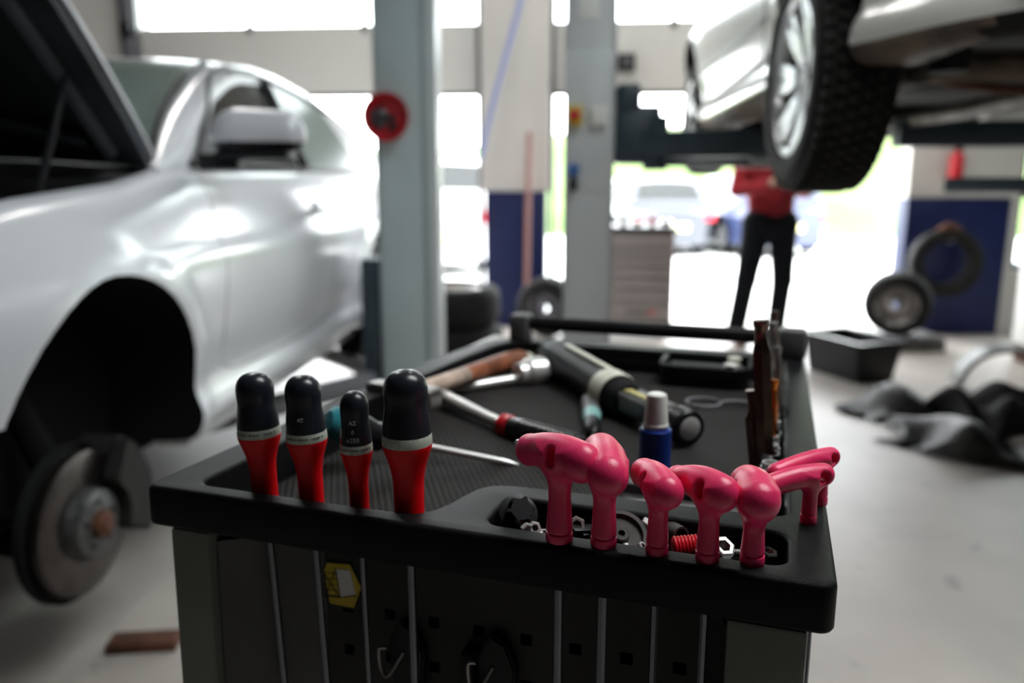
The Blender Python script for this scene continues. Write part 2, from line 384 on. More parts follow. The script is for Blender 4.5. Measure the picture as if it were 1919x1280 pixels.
bm = new_bm(); box(bm, 2.66, 3.46, 6.72, V0+0.015, 1.10, 4.3, 0.005); struct('wall_buttress', bm, M['wallc'], rot=(0, 0, RA))
# window right of the dado
w = thing('window_1', 'tall side window beside the navy dado', 'window'); del w['category']; w['kind'] = 'structure'; w.rotation_euler = (0, 0, RA)
bm = new_bm()
for a in (3.62, 4.38, 5.14): box(bm, a, a+0.06, V0+0.08, V0+0.16, 0.5, 2.3)
for z in (0.5, 1.1, 1.67, 2.24): box(bm, 3.62, 5.2, V0+0.085, V0+0.155, z, z+0.06)
obj('window_frame', bm, M['frame'], w); obj('window_pane', box(new_bm(), 3.65, 5.17, V0+0.115, V0+0.125, 0.53, 2.27), M['pane'], w)
# sectional doors, half raised
def section_door(name, u0, u1, label):
    d = thing(name, label, 'door'); del d['category']; d['kind'] = 'structure'; d.rotation_euler = (0, 0, RA)
    v = V0+0.02
    bm = new_bm(); box(bm, u0, u1, v, v+0.05, 1.965, 2.50, 0.004)
    box(bm, u0, u1, v, v+0.05, 3.02, ZT, 0.004); box(bm, u0, u1, v+0.005, v+0.045, 2.225, 2.232)
    obj('door_panel', bm, M['doorc'], d)
    bm = new_bm(); box(bm, u0, u1, v-0.005, v+0.055, 2.49, 2.515)
    box(bm, u0, u1, v-0.005, v+0.055, 3.0, 3.03); n = 3
    for i in range(n+1):
        x = u0 + (u1-u0)*i/n; box(bm, max(u0, x-0.02), min(u1, x+0.02), v-0.003, v+0.052, 2.51, 3.01)
    obj('window_frame', bm, M['doorc'], d)
    obj('window_pane', box(new_bm(), u0+0.02, u1-0.02, v+0.02, v+0.03, 2.51, 3.01), M['pane'], d)
    bm = new_bm(); box(bm, u0, u1, v-0.004, v+0.054, 1.94, 1.967, 0.003)
    obj('bottom_seal', bm, M['rubber'], d)
    bm = new_bm()
    for a, s in ((u0, 1), (u1, -1)):
        box(bm, min(a, a+s*0.035), max(a, a+s*0.035), V0-0.05, V0+0.02, 0, 3.3)
    obj('guide_rail', bm, M['frame'], d)
    for a, s in ((u0, -1), (u1, 1)):
        for z in (2.49, 2.02):
            bm = new_bm(); box(bm, a+s*0.03-0.04, a+s*0.03+0.04, V0-0.11, V0-0.04, z-0.055, z+0.055, 0.01)
            obj('roller_bracket', bm, M['black'], d)
    for i in (1, 2):
        x = u0+(u1-u0)*i/3
        obj('hinge', box(new_bm(), x-0.025, x+0.025, v-0.02, v, 2.46, 2.52, 0.004), M['frame'], d)
    return d
section_door('door_1', DL0, DL1, 'cream sectional door half raised with a strip of windows, left bay')
section_door('door_2', DR0, DR1, 'cream sectional door half raised with a strip of windows, right bay')
for n_, (a, b) in enumerate(((DL0-0.1, DL0), (DR1, DR1+0.09))):
    bm = new_bm(); box(bm, a, b, V0-0.08, V0+0.02, 0, ZT+0.1, 0.003); struct('trim_%d' % (n_+1), bm, M['frame'] if n_ == 0 else M['post2'], rot=(0, 0, RA))
# pipe and hose on the pilaster
p0 = aty(992, 285, 6.62); p1 = aty(985, 590, 6.62)
tag(obj('conduit_pipe', tube(new_bm(), [(p0.x, p0.y, 1.62), (p0.x-0.01, p0.y, 0.9), (p0.x-0.02, p0.y, 0.02)], 0.022), M['hose_red']), 'brownish red pipe running down the cream and navy pilaster', 'pipe')
a = aty(985, -60, 5.9); b = aty(960, 60, 5.95); c = aty(925, 190, 6.0); d = aty(900, 300, 6.05)
tag(obj('air_hose', tube(new_bm(), spline([a+Vector((0.3, 0, 1.9)), a, b, c, d], 8), 0.020, 10), M['hose_blue']), 'pale blue air hose hanging slantwise in front of the pilaster', 'hose')
# outside ground
struct('ground', box(new_bm(), -30, 30, V0+0.25, 60, -0.25, -0.02), M['pave'], rot=(0, 0, RA))
bm = new_bm(); g = []
nx, ny = 60, 14
for j in range(ny+1):
    row = []
    for i in range(nx+1):
        x = -30+60*i/nx; y = 19+j*1.1; z = 3.1*min(1, max(0, (y-19)/8))**0.8 + 0.18*math.sin(x*0.9+y)+0.12*math.sin(x*2.3) - 0.1
        row.append(bm.verts.new((x, y, max(-0.1, z*(0.75+0.25*min(1, max(0, (x+6)/8)))))))
    g.append(row)
for j in range(ny):
    for i in range(nx): bm.faces.new((g[j][i], g[j][i+1], g[j+1][i+1], g[j+1][i]))
tag(obj('grass_bank', bm, M['grass'], rot=(0, 0, RA)), 'sunlit grass bank rising beyond the forecourt', 'grass', kind='stuff')
# ceiling lamps (fluorescent battens)
def lamp_fix(u, v, label):
    t = thing('ceiling_light', label, 'ceiling light', R(u, v, ZC-0.12), RA, 'ceiling lights')
    obj('housing', box(new_bm(), -0.09, 0.09, -0.75, 0.75, 0.03, 0.12, 0.01), M['white'], t)
    bm = new_bm(); 
    for x in (-0.04, 0.04): lathe(bm, [(0.018, -0.72), (0.018, 0.72)], 10, 'Y', Matrix.Translation((x, 0, 0.0)))
    obj('tube', bm, M['lamp'], t)
LAMPS = [(-2.3, 4.7), (0.0, 4.9), (2.9, 4.9)]
for i, (u, v) in enumerate(LAMPS): lamp_fix(u, v, 'white twin tube ceiling light above the ' + ['left car', 'cream pilaster', 'raised car'][i])
pl = thing('added_pendant', 'flat white LED panel hanging low over the tool trolley', 'ceiling light', (0.85, 0.82, 2.55), RA)  # unseen panel added to brighten the tool tops from above
obj('housing', box(new_bm(), -0.62, 0.62, -0.17, 0.17, 0.0, 0.05, 0.01), M['white'], pl)
obj('added_led_panel', box(new_bm(), -0.58, 0.58, -0.14, 0.14, -0.006, -0.0005), M['added_led_panel'], pl)
for x in (-0.5, 0.5): obj('suspension_rod', lathe(new_bm(), [(0.004, 0.05), (0.004, ZC-2.55)], 8, 'Z', Matrix.Translation((x, 0, 0))), M['steel'], pl)
# ================================================================ LIFT POSTS
def plan_box(pxl, pxr, Y, h=3.9, depth=0.16):
    a = aty(pxl, 300, Y); b = aty(pxr, 300, Y); ua, va = RB(a); ub, vb = RB(b); return ua, ub, (va+vb)/2, depth
ua, ub, va, dp = plan_box(703, 797, 3.8)
lp = thing('lift_post', 'teal grey lift column with the red magnetic bowl on it', 'lift post', R((ua+ub)/2, va, 0), RA, 'two post lift columns')
hw = (ub-ua)/2
bm = new_bm(); box(bm, -hw, hw, 0, 0.02, 0, 3.95, 0.004); box(bm, -hw, -hw+0.02, 0.0, 0.2, 0, 3.95, 0.004); box(bm, hw-0.02, hw, 0.0, 0.2, 0, 3.95, 0.004)
obj('column', bm, M['post'], lp)
obj('side_flange', box(new_bm(), hw+0.002, hw+0.05, 0.06, 0.2, 0, 2.2, 0.006), M['post2'], lp, label='pale grey side flange')
obj('base_plate', box(new_bm(), -hw-0.08, hw+0.1, -0.04, 0.3, 0, 0.02, 0.004), M['post'], lp)
bm = new_bm(); box(bm, -hw-0.10, -hw-0.004, 0.02, 0.22, 0.12, 0.86, 0.01)
obj('carriage', bm, M['arm'], lp)
bm = new_bm(); tube(bm, [(-hw-0.05, 0.0, 0.26), (-hw-0.30, -0.26, 0.24), (-hw-0.62, -0.60, 0.22)], 0.052, 10)
arm_ = obj('swing_arm', bm, M['grey_arm'], lp)
lathe_bm = lathe(new_bm(), [(0.03, 0.24), (0.05, 0.29), (0.06, 0.30), (0.06, 0.345), (0.03, 0.345)], 20, 'Z', Matrix.Translation((-hw-0.55, -0.52, 0)))
obj('lift_pad', lathe_bm, M['rubber'], arm_)
bm = new_bm(); tube(bm, [(-hw-0.05, 0.12, 0.26), (-hw-0.35, 0.55, 0.24), (-hw-0.7, 0.95, 0.22)], 0.05, 10)
obj('swing_arm', bm, M['grey_arm'], lp)
# red bowl stuck on the post
bc = aty(728, 221, 3.8); bu, bv = RB(bc)
rb = thing('magnetic_bowl', 'red round bowl of nuts stuck on the teal grey lift column', 'bowl', R(bu, bv-0.012, bc.z), RA)
bm = lathe(new_bm(), [(0.001, 0.0), (0.07, 0.0), (0.078, -0.006), (0.098, -0.05), (0.108, -0.055), (0.108, -0.05), (0.102, -0.044), (0.078, 0.0-0.010), (0.07, -0.004-0.006), (0.001, -0.010)], 40, 'Y', cap=False)
obj('bowl', bm, M['redbowl'], rb)
for i in range(14):
    a = rng.uniform(0, 6.28); r = rng.uniform(0, 0.06); x, z = r*math.cos(a)-0.01, r*math.sin(a)-0.01
    q = thing('hex_nut', ('bright hex nut caught by the light in the red bowl on the lift column' if i in (0, 5, 9) else 'dark greasy hex nut in the red bowl on the lift column'), 'nut', R(bu, bv, bc.z) + Matrix.Rotation(RA, 3, 'Z') @ Vector((x, -0.034-0.004*(i % 3), z)), group='bright nuts in the red bowl' if i in (0, 5, 9) else 'dark nuts in the red bowl', rot=(rng.uniform(0.8, 2.2), rng.uniform(-0.5, 0.5), RA))
    bm = new_bm(); lathe(bm, [(0.010, -0.008), (0.019, -0.0075), (0.019, 0.0075), (0.010, 0.008), (0.010, -0.008)], 6, cap=False)
    obj('nut_body', bm, M['chrome'] if i in (0, 5, 9) else M['rod'], q)  # chrome on three nuts stands in for highlights, the others stay dark
# right post
ua, ub, va, dp = plan_box(1057, 1151, 3.95); hw = (ub-ua)/2
lq = thing('lift_post', 'pale grey lift column with a red and yellow switch on it', 'lift post', R((ua+ub)/2, va, 0), RA, 'two post lift columns')
bm = new_bm(); box(bm, -hw, hw, 0, 0.02, 0, 3.95, 0.004); box(bm, -hw, -hw+0.02, 0.0, 0.2, 0, 3.95, 0.004); box(bm, hw-0.02, hw, 0.0, 0.2, 0, 3.95, 0.004)
obj('column', bm, M['post2'], lq)
def onpost(px, py): 
    p = aty(px, py, 3.93); u, v = RB(p); U0, V_ = RB(lq.location); return u-U0, p.z
x, z = onpost(1077, 217)
sw = obj('switch_box', box(new_bm(), x-0.036, x+0.036, -0.05, 0, z-0.045, z+0.045, 0.006), M['yellow'], lq, label='yellow switch box')
bm = lathe(new_bm(), [(0.008, -0.05), (0.012, -0.062), (0.026, -0.062), (0.026, -0.078), (0.018, -0.082)], 20, 'Y', Matrix.Translation((x, 0, z)))
obj('rotary_knob', bm, M['redbowl'], sw, label='red rotary knob')
x, z = onpost(1123, 217)
obj('socket_box', box(new_bm(), x-0.042, x+0.042, -0.045, 0, z-0.045, z+0.045, 0.008), M['white'], lq, label='white socket box')
x, z = onpost(1104, 12); obj('notice_plate', box(new_bm(), x-0.05, x+0.05, -0.005, 0, z-0.05, z+0.05, 0.002), M['white'], lq, label='white notice plate')
x, z = onpost(1103, 200)
obj('cover_plate', box(new_bm(), -hw+0.008, hw-0.012, -0.006, 0, zat(360, 3.93), zat(92, 3.93), 0.003), M['post2'], lq)
x, z = onpost(1074, 330)
vv = thing('air_valve', 'blue tap handle and black coupling on the pale grey lift column', 'valve', lq.location + Matrix.Rotation(RA, 3, 'Z') @ Vector((x, -0.03, z)), RA)
bm = new_bm(); box(bm, -0.022, 0.022, -0.02, 0.02, -0.07, -0.012, 0.006); lathe(bm, [(0.012, -0.012), (0.01, 0.0), (0.01, 0.02)], 14)
obj('coupling', bm, M['black'], vv)
bm = new_bm()
for k in range(5):
    a = 2*PI*k/5+PI/2; tube(bm, [(0, -0.005, 0.03), (0.034*math.cos(a), -0.005, 0.03+0.034*math.sin(a))], [0.012, 0.008], 8)
obj('tap_handle', bm, mat('bright_blue_plastic', (0.01, 0.12, 0.45), 0.4), vv, label='blue star shaped handle')
obj('base_plate', box(new_bm(), -hw-0.08, hw+0.08, -0.04, 0.3, 0, 0.02, 0.004), M['post2'], lq)
# carriage and arms under the raised car
Zc0 = zat(300, 4.0); Zc1 = zat(247, 4.0)
bm = new_bm(); box(bm, hw+0.004, hw+0.22, 0.0, 0.22, Zc0-0.02, Zc1+0.12, 0.02); box(bm, hw+0.004, hw+0.12, -0.02, 0.2, Zc1+0.1, Zc1+0.22, 0.02)
lathe(bm, [(0.06, Zc0-0.05), (0.06, Zc1+0.07)], 20, 'Z', Matrix.Translation((hw+0.2, 0.05, 0)))
obj('carriage', bm, M['arm'], lq)
bm = new_bm(); box(bm, -0.02, 0.62, -0.055, 0.055, Zc0+0.005, Zc1, 0.012, mtx=Matrix.Translation((hw+0.16, 0.04, 0)) @ Matrix.Rotation(math.radians(-20), 4, 'Z'))
arr = obj('swing_arm', bm, M['arm'], lq)
bm = new_bm(); box(bm, 0.0, 0.42, -0.04, 0.04, Zc0-0.015, Zc1-0.03, 0.01, mtx=Matrix.Translation((hw+0.62, -0.12, 0)) @ Matrix.Rotation(math.radians(-20), 4, 'Z'))
obj('arm_extension', bm, M['grey_arm'], arr)
obj('lift_pad', lathe(new_bm(), [(0.03, Zc1-0.03), (0.03, Zc1+0.03), (0.055, Zc1+0.035), (0.055, Zc1+0.075)], 20, 'Z', Matrix.Translation((hw+0.95, -0.24, 0))), M['rubber'], arr)
bm = new_bm(); box(bm, 0.0, 1.1, -0.05, 0.05, Zc0-0.03, Zc1-0.045, 0.012, mtx=Matrix.Translation((hw+0.16, 0.12, 0)) @ Matrix.Rotation(math.radians(28), 4, 'Z'))
ar2 = obj('swing_arm', bm, M['arm'], lq)
obj('lift_pad', lathe(new_bm(), [(0.03, Zc1-0.05), (0.03, Zc1+0.03), (0.055, Zc1+0.035), (0.055, Zc1+0.075)], 20, 'Z', Matrix.Translation((hw+1.06, 0.60, 0))), M['rubber'], ar2)
# far post on the right and lift beam
pu, pv = 3.0, 3.95
l3 = thing('lift_post', 'far right lift column of the raised car, its arm reaching in at the right edge', 'lift post', R(pu, pv, 0), RA, 'two post lift columns')
bm = new_bm(); box(bm, -0.05, 0.2, 0, 0.02, 0, 3.95, 0.004); box(bm, -0.05, -0.03, 0, 0.2, 0, 3.95, 0.004); box(bm, 0.18, 0.2, 0, 0.2, 0, 3.95, 0.004)
obj('column', bm, M['grey_arm'], l3)
zb = zat(325, 4.3)
bm = new_bm(); box(bm, -1.05, -0.0, -0.05, 0.05, 1.17, 1.25, 0.01, mtx=Matrix.Translation((-0.12, 0.1, 0)) @ Matrix.Rotation(math.radians(-40), 4, 'Z')); obj('swing_arm', bm, M['arm'], l3)
obj('carriage', box(new_bm(), -0.16, -0.055, -0.02, 0.2, 1.0, 1.5, 0.01), M['arm'], l3)
obj('swing_arm', box(new_bm(), -1.55, -0.17, -0.14, -0.03, 1.38, 1.495, 0.012), M['arm'], l3)
# black motor box hanging at the right door
q = aty(1176, 111, 6.6); qu, qv = RB(q)
t = thing('sensor_box', 'small black box fixed to the right sectional door', 'sensor', R(qu, V0-0.0, q.z), RA)
obj('box_body', box(new_bm(), -0.07, 0.07, -0.12, 0.015, -0.065, 0.065, 0.01), M['black'], t)
obj('lens_cap', lathe(new_bm(), [(0.03, -0.12), (0.03, -0.13), (0.02, -0.135)], 16, 'Y'), M['grey_plastic'], t)
# ================================================================ TOOL CABINET by the door
p = aty(1203, 600, 6.25); cu, cv = RB(p)
tc = thing('tool_cabinet', 'pinkish grey tool cabinet on castors by the right door', 'tool cabinet', R(cu, cv, 0), RA)
cw_, ch = 0.235, zat(425, 6.25)
obj('body', box(new_bm(), -cw_-0.1, cw_, 0.0, 0.45, 0.13, ch-0.04, 0.008), M['cabinet'], tc)
obj('top_tray', box(new_bm(), -cw_-0.115, cw_+0.015, -0.015, 0.465, ch-0.04, ch, 0.01), M['black'], tc)
obj('base_strip', box(new_bm(), -cw_-0.11, cw_+0.01, -0.01, 0.46, 0.10, 0.13, 0.006), M['black'], tc)
zs = [0.15, 0.30, 0.40, 0.49, 0.58, 0.66, 0.73, ch-0.05]
for i in range(7):
    d = obj('drawer', box(new_bm(), -cw_-0.085, cw_-0.02, -0.012, 0.0, zs[i]+0.004, zs[i+1]-0.004, 0.003), M['cabinet'], tc)
    obj('drawer_pull', box(new_bm(), -cw_-0.07, cw_-0.035, -0.018, -0.012, zs[i+1]-0.016, zs[i+1]-0.010, 0.001), M['dull'], d)
bm = new_bm(); box(bm, -0.13, 0.04, -0.0135, -0.012, 0.20, 0.228, 0.0); obj('name_plate', bm, M['grey_plastic'], tc, label='dark grey name plate')
obj('name_plate', box(new_bm(), 0.05, 0.10, -0.0135, -0.012, 0.20, 0.228, 0.0), M['redlight'], tc, label='red end of the name plate')
for x in (-cw_-0.04, cw_-0.06):
    for y in (0.06, 0.39):
        c = obj('castor', box(new_bm(), x-0.03, x+0.03, y-0.03, y+0.03, 0.075, 0.10, 0.003), M['dull'], tc)
        obj('castor_wheel', lathe(new_bm(), [(0.03, -0.012), (0.04, -0.01), (0.04, 0.01), (0.03, 0.012)], 20, 'X', Matrix.Translation((x, y, 0.04))), M['rubber'], c)
stuff_l = [('spray_can', 0.028, 0.10, M['white']), ('tape_roll', 0.045, 0.035, M['cream']), ('spray_can', 0.026, 0.07, M['redbowl']), ('parts_tin', 0.05, 0.04, M['chrome'])]
lab = ['short white spray can on top of the pinkish grey cabinet', 'cream tape roll on top of the pinkish grey cabinet', 'squat red can on top of the pinkish grey cabinet', 'shiny round tin on top of the pinkish grey cabinet']
for i, (nm, r, h_, m_) in enumerate(stuff_l):
    x = -0.16+i*0.115
    t = thing(nm, lab[i], 'can', tc.matrix_basis @ Vector((x, 0.15+0.05*(i % 2), ch)), RA)
    obj('can_body', lathe(new_bm(), [(r*0.96, 0), (r, 0.003), (r, h_-0.006), (r*0.9, h_)], 24), m_, t)
    obj('lid', lathe(new_bm(), [(r*0.8, h_), (r*0.8, h_+0.008), (r*0.6, h_+0.01)], 24), M['white'], t)
# ================================================================ TYRES
def tyre_bm(R_, w, rin, tread=0, n=72):
    h = w/2
    prof = [(rin, -h*0.80), (rin+0.012, -h*0.98), (rin+(R_-rin)*0.35, -h*1.08), (rin+(R_-rin)*0.65, -h*1.05), (R_-0.018, -h*0.90), (R_-0.004, -h*0.72), (R_, -h*0.4), (R_+0.001, 0)]
    prof = prof + [(r, -x) for r, x in prof[:-1][::-1]] + [(rin-0.004, h*0.5), (rin-0.004, -h*0.5), (rin, -h*0.80)]
    bm = lathe(new_bm(), prof, n, 'X', cap=False)
    if tread:
        for k in range(tread):
            a = 2*PI*k/tread
            for j, xc in enumerate((-0.78, -0.47, -0.16, 0.16, 0.47, 0.78)):
                off = (0.5*2*PI/tread if j % 2 else 0) + 0.02*(j-2.5)
                rr = R_+0.002 if abs(xc) < 0.7 else R_-0.007
                mt = Matrix.Rotation(a+off, 4, 'X') @ Matrix.Translation((xc*h, 0, rr)) @ Matrix.Rotation((-0.35 if abs(xc) < 0.7 else (-0.30 if xc > 0 else 0.30)), 4, 'Z' if abs(xc) < 0.7 else 'Y')
                l = 0.5*2*PI*R_/tread*0.66
                box(bm, -h*0.135, h*0.135, -l, l, -0.008, 0.008, mtx=mt)
    return bm
# stack of two beside the left lift column
tp = aty(852, 640, 4.45); tu, tv = RB(tp); tr, tw = 0.30, 0.19
ztop = zat(548, 4.35)
for i in range(3):
    z0 = i*0.219+0.109
    t = thing('tyre_casing', ['bottom tyre of the stack of three behind the teal grey lift column', 'middle tyre of the stack of three behind the teal grey lift column', 'top tyre of the stack of three behind the teal grey lift column'][i], 'tyre', R(tu-0.02*i, tv, z0), RA, 'stacked tyres')
    t.rotation_euler = (0, -PI/2, 0.3*i)
    obj('tyre', tyre_bm(tr, 0.20, 0.20), M['tyre'], t)
    obj('rim', lathe(new_bm(), [(0.05, 0.02), (0.12, 0.03), (0.17, 0.075), (0.196, 0.088), (0.199, 0.08), (0.18, 0.05), (0.18, -0.07), (0.197, -0.08)], 40, 'X', cap=False), M['dull'], t)
def lean_tyre(px, py, Y, r, rz, lean, label, rimm, name='tyre_casing', zc=None):
    p = aty(px, py, Y)
    t = thing(name, label, 'tyre', (p.x, p.y, r*math.cos(lean)+0.09*abs(math.sin(lean)) if zc is None else zc)); t.rotation_euler = Euler((0, lean, rz), 'XYZ')
    obj('tyre', tyre_bm(r, 0.19, r*0.66), M['tyre'], t)
    obj('rim', lathe(new_bm(), [(0.03, 0.06), (0.05, 0.055), (0.06, 0.02), (r*0.4, 0.015), (r*0.52, 0.05), (r*0.63, 0.085), (r*0.66, 0.09), (r*0.64, 0.06), (r*0.62, -0.08), (r*0.65, -0.088)], 40, 'X', cap=False), rimm, t)
    return t
lean_tyre(1027, 548, 6.3, 0.24, math.radians(-115), 0.12, 'small tyre leaning behind the pale grey lift column', M['rod'])
lean_tyre(1682, 562, 5.85, 0.235, math.radians(-118), 0.16, 'tyre with steel rim leaning before the navy dado', M['dull'], zc=0.345)
p = aty(1690, 600, 5.75); u_, v_ = RB(p)
t = thing('pallet', 'low dark wooden platform under the leaning tyre by the navy dado', 'pallet', R(u_, v_, 0), RA)
for k in range(4): obj('board', box(new_bm(), -0.33+0.165*k, -0.18+0.165*k, -0.03, 0.37, 0.075, 0.10, 0.003), M['rag'], t)
for y in (-0.02, 0.16, 0.32): obj('bearer', box(new_bm(), -0.33, 0.32, y, y+0.045, 0, 0.0745, 0.003), M['rag'], t)
# tyre hung on the navy dado
p = aty(1771, 492, 6.25)
t = thing('tyre_casing', 'bare tyre hung on the navy dado with a rusty top edge', 'tyre', p); t.rotation_euler = (0, 0, math.radians(-100))
obj('tyre', tyre_bm(0.27, 0.15, 0.17), M['tyre'], t)
bm = new_bm(); tube(bm, [(0.03, 0.13*math.sin(a), 0.255*math.cos(a)+0.03) for a in np.linspace(-0.8, 0.8, 12)], 0.03, 8)
obj('rust_patch', bm, M['rust'], t, label='rusty band over the top')
u_, v_ = RB(p); tag(obj('wall_hook', tube(new_bm(), [(0, 0.20, 0.2), (0, -0.02, 0.155), (0, -0.09, 0.175)], 0.012, 8), M['dull'], loc=p, rot=(0, 0, RA)), 'steel hook carrying the bare tyre on the navy dado', 'hook')
# red thing above the dado
p = aty(1834, 312, 6.02); u_, v_ = RB(p)
t = thing('fire_extinguisher', 'red fire extinguisher on the cream wall above the navy dado', 'fire extinguisher', R(u_, 6.63, p.z), RA)
obj('cylinder', lathe(new_bm(), [(0.03, -0.13), (0.055, -0.11), (0.055, 0.08), (0.03, 0.12), (0.015, 0.13)], 24), M['redbowl'], t)
obj('valve', box(new_bm(), -0.02, 0.04, -0.015, 0.015, 0.13, 0.17, 0.004), M['black'], t)
obj('bracket', box(new_bm(), -0.03, 0.03, 0.03, 0.075, -0.03, 0.0, 0.003), M['dull'], t)
# cream machine at the right edge
p = aty(1990, 560, 5.0); u_, v_ = RB(p)
t = thing('balancing_machine', 'cream workshop machine cut by the right edge of the view', 'machine', R(u_+0.12, v_, 0), RA)
obj('cabinet', box(new_bm(), -0.14, 0.5, 0, 0.5, 0.12, 0.78, 0.03), M['white'], t)
obj('plinth', box(new_bm(), -0.12, 0.48, 0.02, 0.48, 0, 0.12, 0.01), M['rust'], t)
obj('shaft', lathe(new_bm(), [(0.03, -0.5), (0.03, 0.0)], 16, 'X', Matrix.Translation((-0.0, 0.2, 0.64))), M['dull'], t) if False else None
obj('tool_shelf', box(new_bm(), -0.18, 0.5, -0.05, 0.4, 0.79, 0.83, 0.01), M['black'], t)
# ================================================================ PLASTIC BIN AND SCRAP ON THE FLOOR
bp0 = atz(1612, 722, 0.0)
def open_bin(name, label, cat, L, Wd, Hh, taper, th, m, loc, rz, lip=0.012):
    t = thing(name, label, cat, loc, rz)
    ou = bmesh.new(); prism(ou, rrect(0, L, 0, Wd, 0.02), 0, Hh)
    for v in ou.verts:
        if v.co.z < 0.001: v.co.x += taper*(1 if v.co.x < L/2 else -1); v.co.y += taper*(1 if v.co.y < Wd/2 else -1)
    inn = bmesh.new(); prism(inn, rrect(th, L-th, th, Wd-th, 0.018), th, Hh+0.01)
    for v in inn.verts:
        if v.co.z < th+0.001: v.co.x += taper*(1 if v.co.x < L/2 else -1); v.co.y += taper*(1 if v.co.y < Wd/2 else -1)
    obj('shell', boolean(ou, inn), m, t)
    ri = bmesh.new(); prism(ri, rrect(-lip, L+lip, -lip, Wd+lip, 0.025), Hh-0.012, Hh+0.001)
    ri2 = bmesh.new(); prism(ri2, rrect(th*0.5, L-th*0.5, th*0.5, Wd-th*0.5, 0.018), Hh-0.03, Hh+0.01)
    obj('rim', boolean(ri, ri2), m, t)
    return t
open_bin('plastic_bin', 'black open plastic bin standing on the floor', 'bin', 0.36, 0.52, 0.26, 0.035, 0.012, M['black'], (bp0.x-0.03, bp0.y-0.02, 0), math.radians(20), 0.02)
def crumple(name, label, cat, c, a, b, hgt, seed, rz, m=None):
    r = np.random.RandomState(seed); bm = new_bm(); nx, ny = 26, 18; ph = r.uniform(0, 6, 12); fr = r.uniform(3, 16, 12)
    def h(x, y):
        s = sum(math.sin(fr[i]*x+ph[i])*math.cos(fr[i+1]*y+ph[i+1]) for i in range(0, 10, 2))
        e = max(0, 1-(2*x/a)**4)*max(0, 1-(2*y/b)**4)
        return 0.008+hgt*max(0.0, 0.35+0.22*s)*e**0.4
    g = [[bm.verts.new((a*(i/nx-0.5)*(1+0.15*math.sin(5*j/ny+seed)), b*(j/ny-0.5)*(1+0.2*math.sin(6*i/nx+seed*2)), h(a*(i/nx-0.5), b*(j/ny-0.5)))) for j in range(ny+1)] for i in range(nx+1)]
    for i in range(nx):
        for j in range(ny): bm.faces.new((g[i][j], g[i+1][j], g[i+1][j+1], g[i][j+1]))
    rr = bmesh.ops.solidify(bm, geom=bm.faces[:], thickness=-0.006)
    o = obj(name, bm, m or M['rag'], loc=c, rot=(0, 0, rz), smooth=25); return tag(o, label, cat)
c = atz(1668, 772, 0.0); crumple('splash_shield', 'dirty plastic splash shield lying just in front of the black bin', 'car part', c, 0.5, 0.40, 0.15, 5, 0.2)
c = atz(1850, 848, 0.0); crumple('engine_undertray', 'torn grey engine undertray stretched across the floor at right', 'car part', c, 0.88, 0.40, 0.19, 9, -0.72)
c = atz(1885, 790, 0.0); crumple('rubber_sheet', 'dark crumpled rubber sheet piled beyond the torn undertray', 'car part', c, 0.78, 0.5, 0.34, 14, 0.4, M['rubber'])
c = atz(1868, 742, 0.0)
bm = new_bm(); 
pts = [(0.27*math.cos(a), 0.27*math.sin(a)) for a in np.linspace(0.1, PI-0.1, 20)]; inner = [(0.24*math.cos(a), 0.24*math.sin(a)) for a in np.linspace(PI-0.1, 0.1, 20)]
prism(bm, pts+inner, -0.09, 0.09, Matrix.Rotation(PI/2, 4, 'X'))
tag(obj('wheel_arch_liner', bm, M['rag'], loc=(c.x+0.12, c.y+0.15, 0.0), rot=(0, 0, -0.25)), 'arched black wheel arch liner standing on the rubber sheet at right', 'car part')
c = atz(272, 1212, 0.0)
tag(obj('wooden_block', box(new_bm(), -0.09, 0.09, -0.035, 0.035, 0, 0.03, 0.006), M['rust'], loc=c, rot=(0, 0, 0.1)), 'reddish brown block lying on the floor beside the trolley', 'block')
# ================================================================ CARS
PR = [(-0.16, .175), (-0.07, .18), (-0.035, .20), (-0.022, .235), (-0.026, .27), (-0.040, .30), (-0.044, .33), (-0.034, .38), (-0.018, .45), (-0.006, .54), (0.0, .62), (-0.001, .68), (-0.006, .715), (-0.022, .745), (-0.034, .80), (-0.048, .86), (-0.066, .915), (-0.09, .955), (-0.115, .97)]
def interp(tab, x):
    return float(np.interp(x, [a for a, b in tab], [b for a, b in tab]))
def smooth_prof(n=44):
    P = [Vector((a, b, 0)) for a, b in PR]; s = spline(P, 5); L = [0]
    for a, b in zip(s[:-1], s[1:]): L.append(L[-1]+(b-a).length)
    out = []
    for i in range(n):
        d = L[-1]*i/(n-1); j = min(len(L)-2, max(0, int(np.searchsorted(L, d))-1)); f = (d-L[j])/max(1e-9, L[j+1]-L[j]); p = s[j].lerp(s[j+1], min(1, max(0, f))); out.append((p.x, p.y))
    return out
SP = smooth_prof()
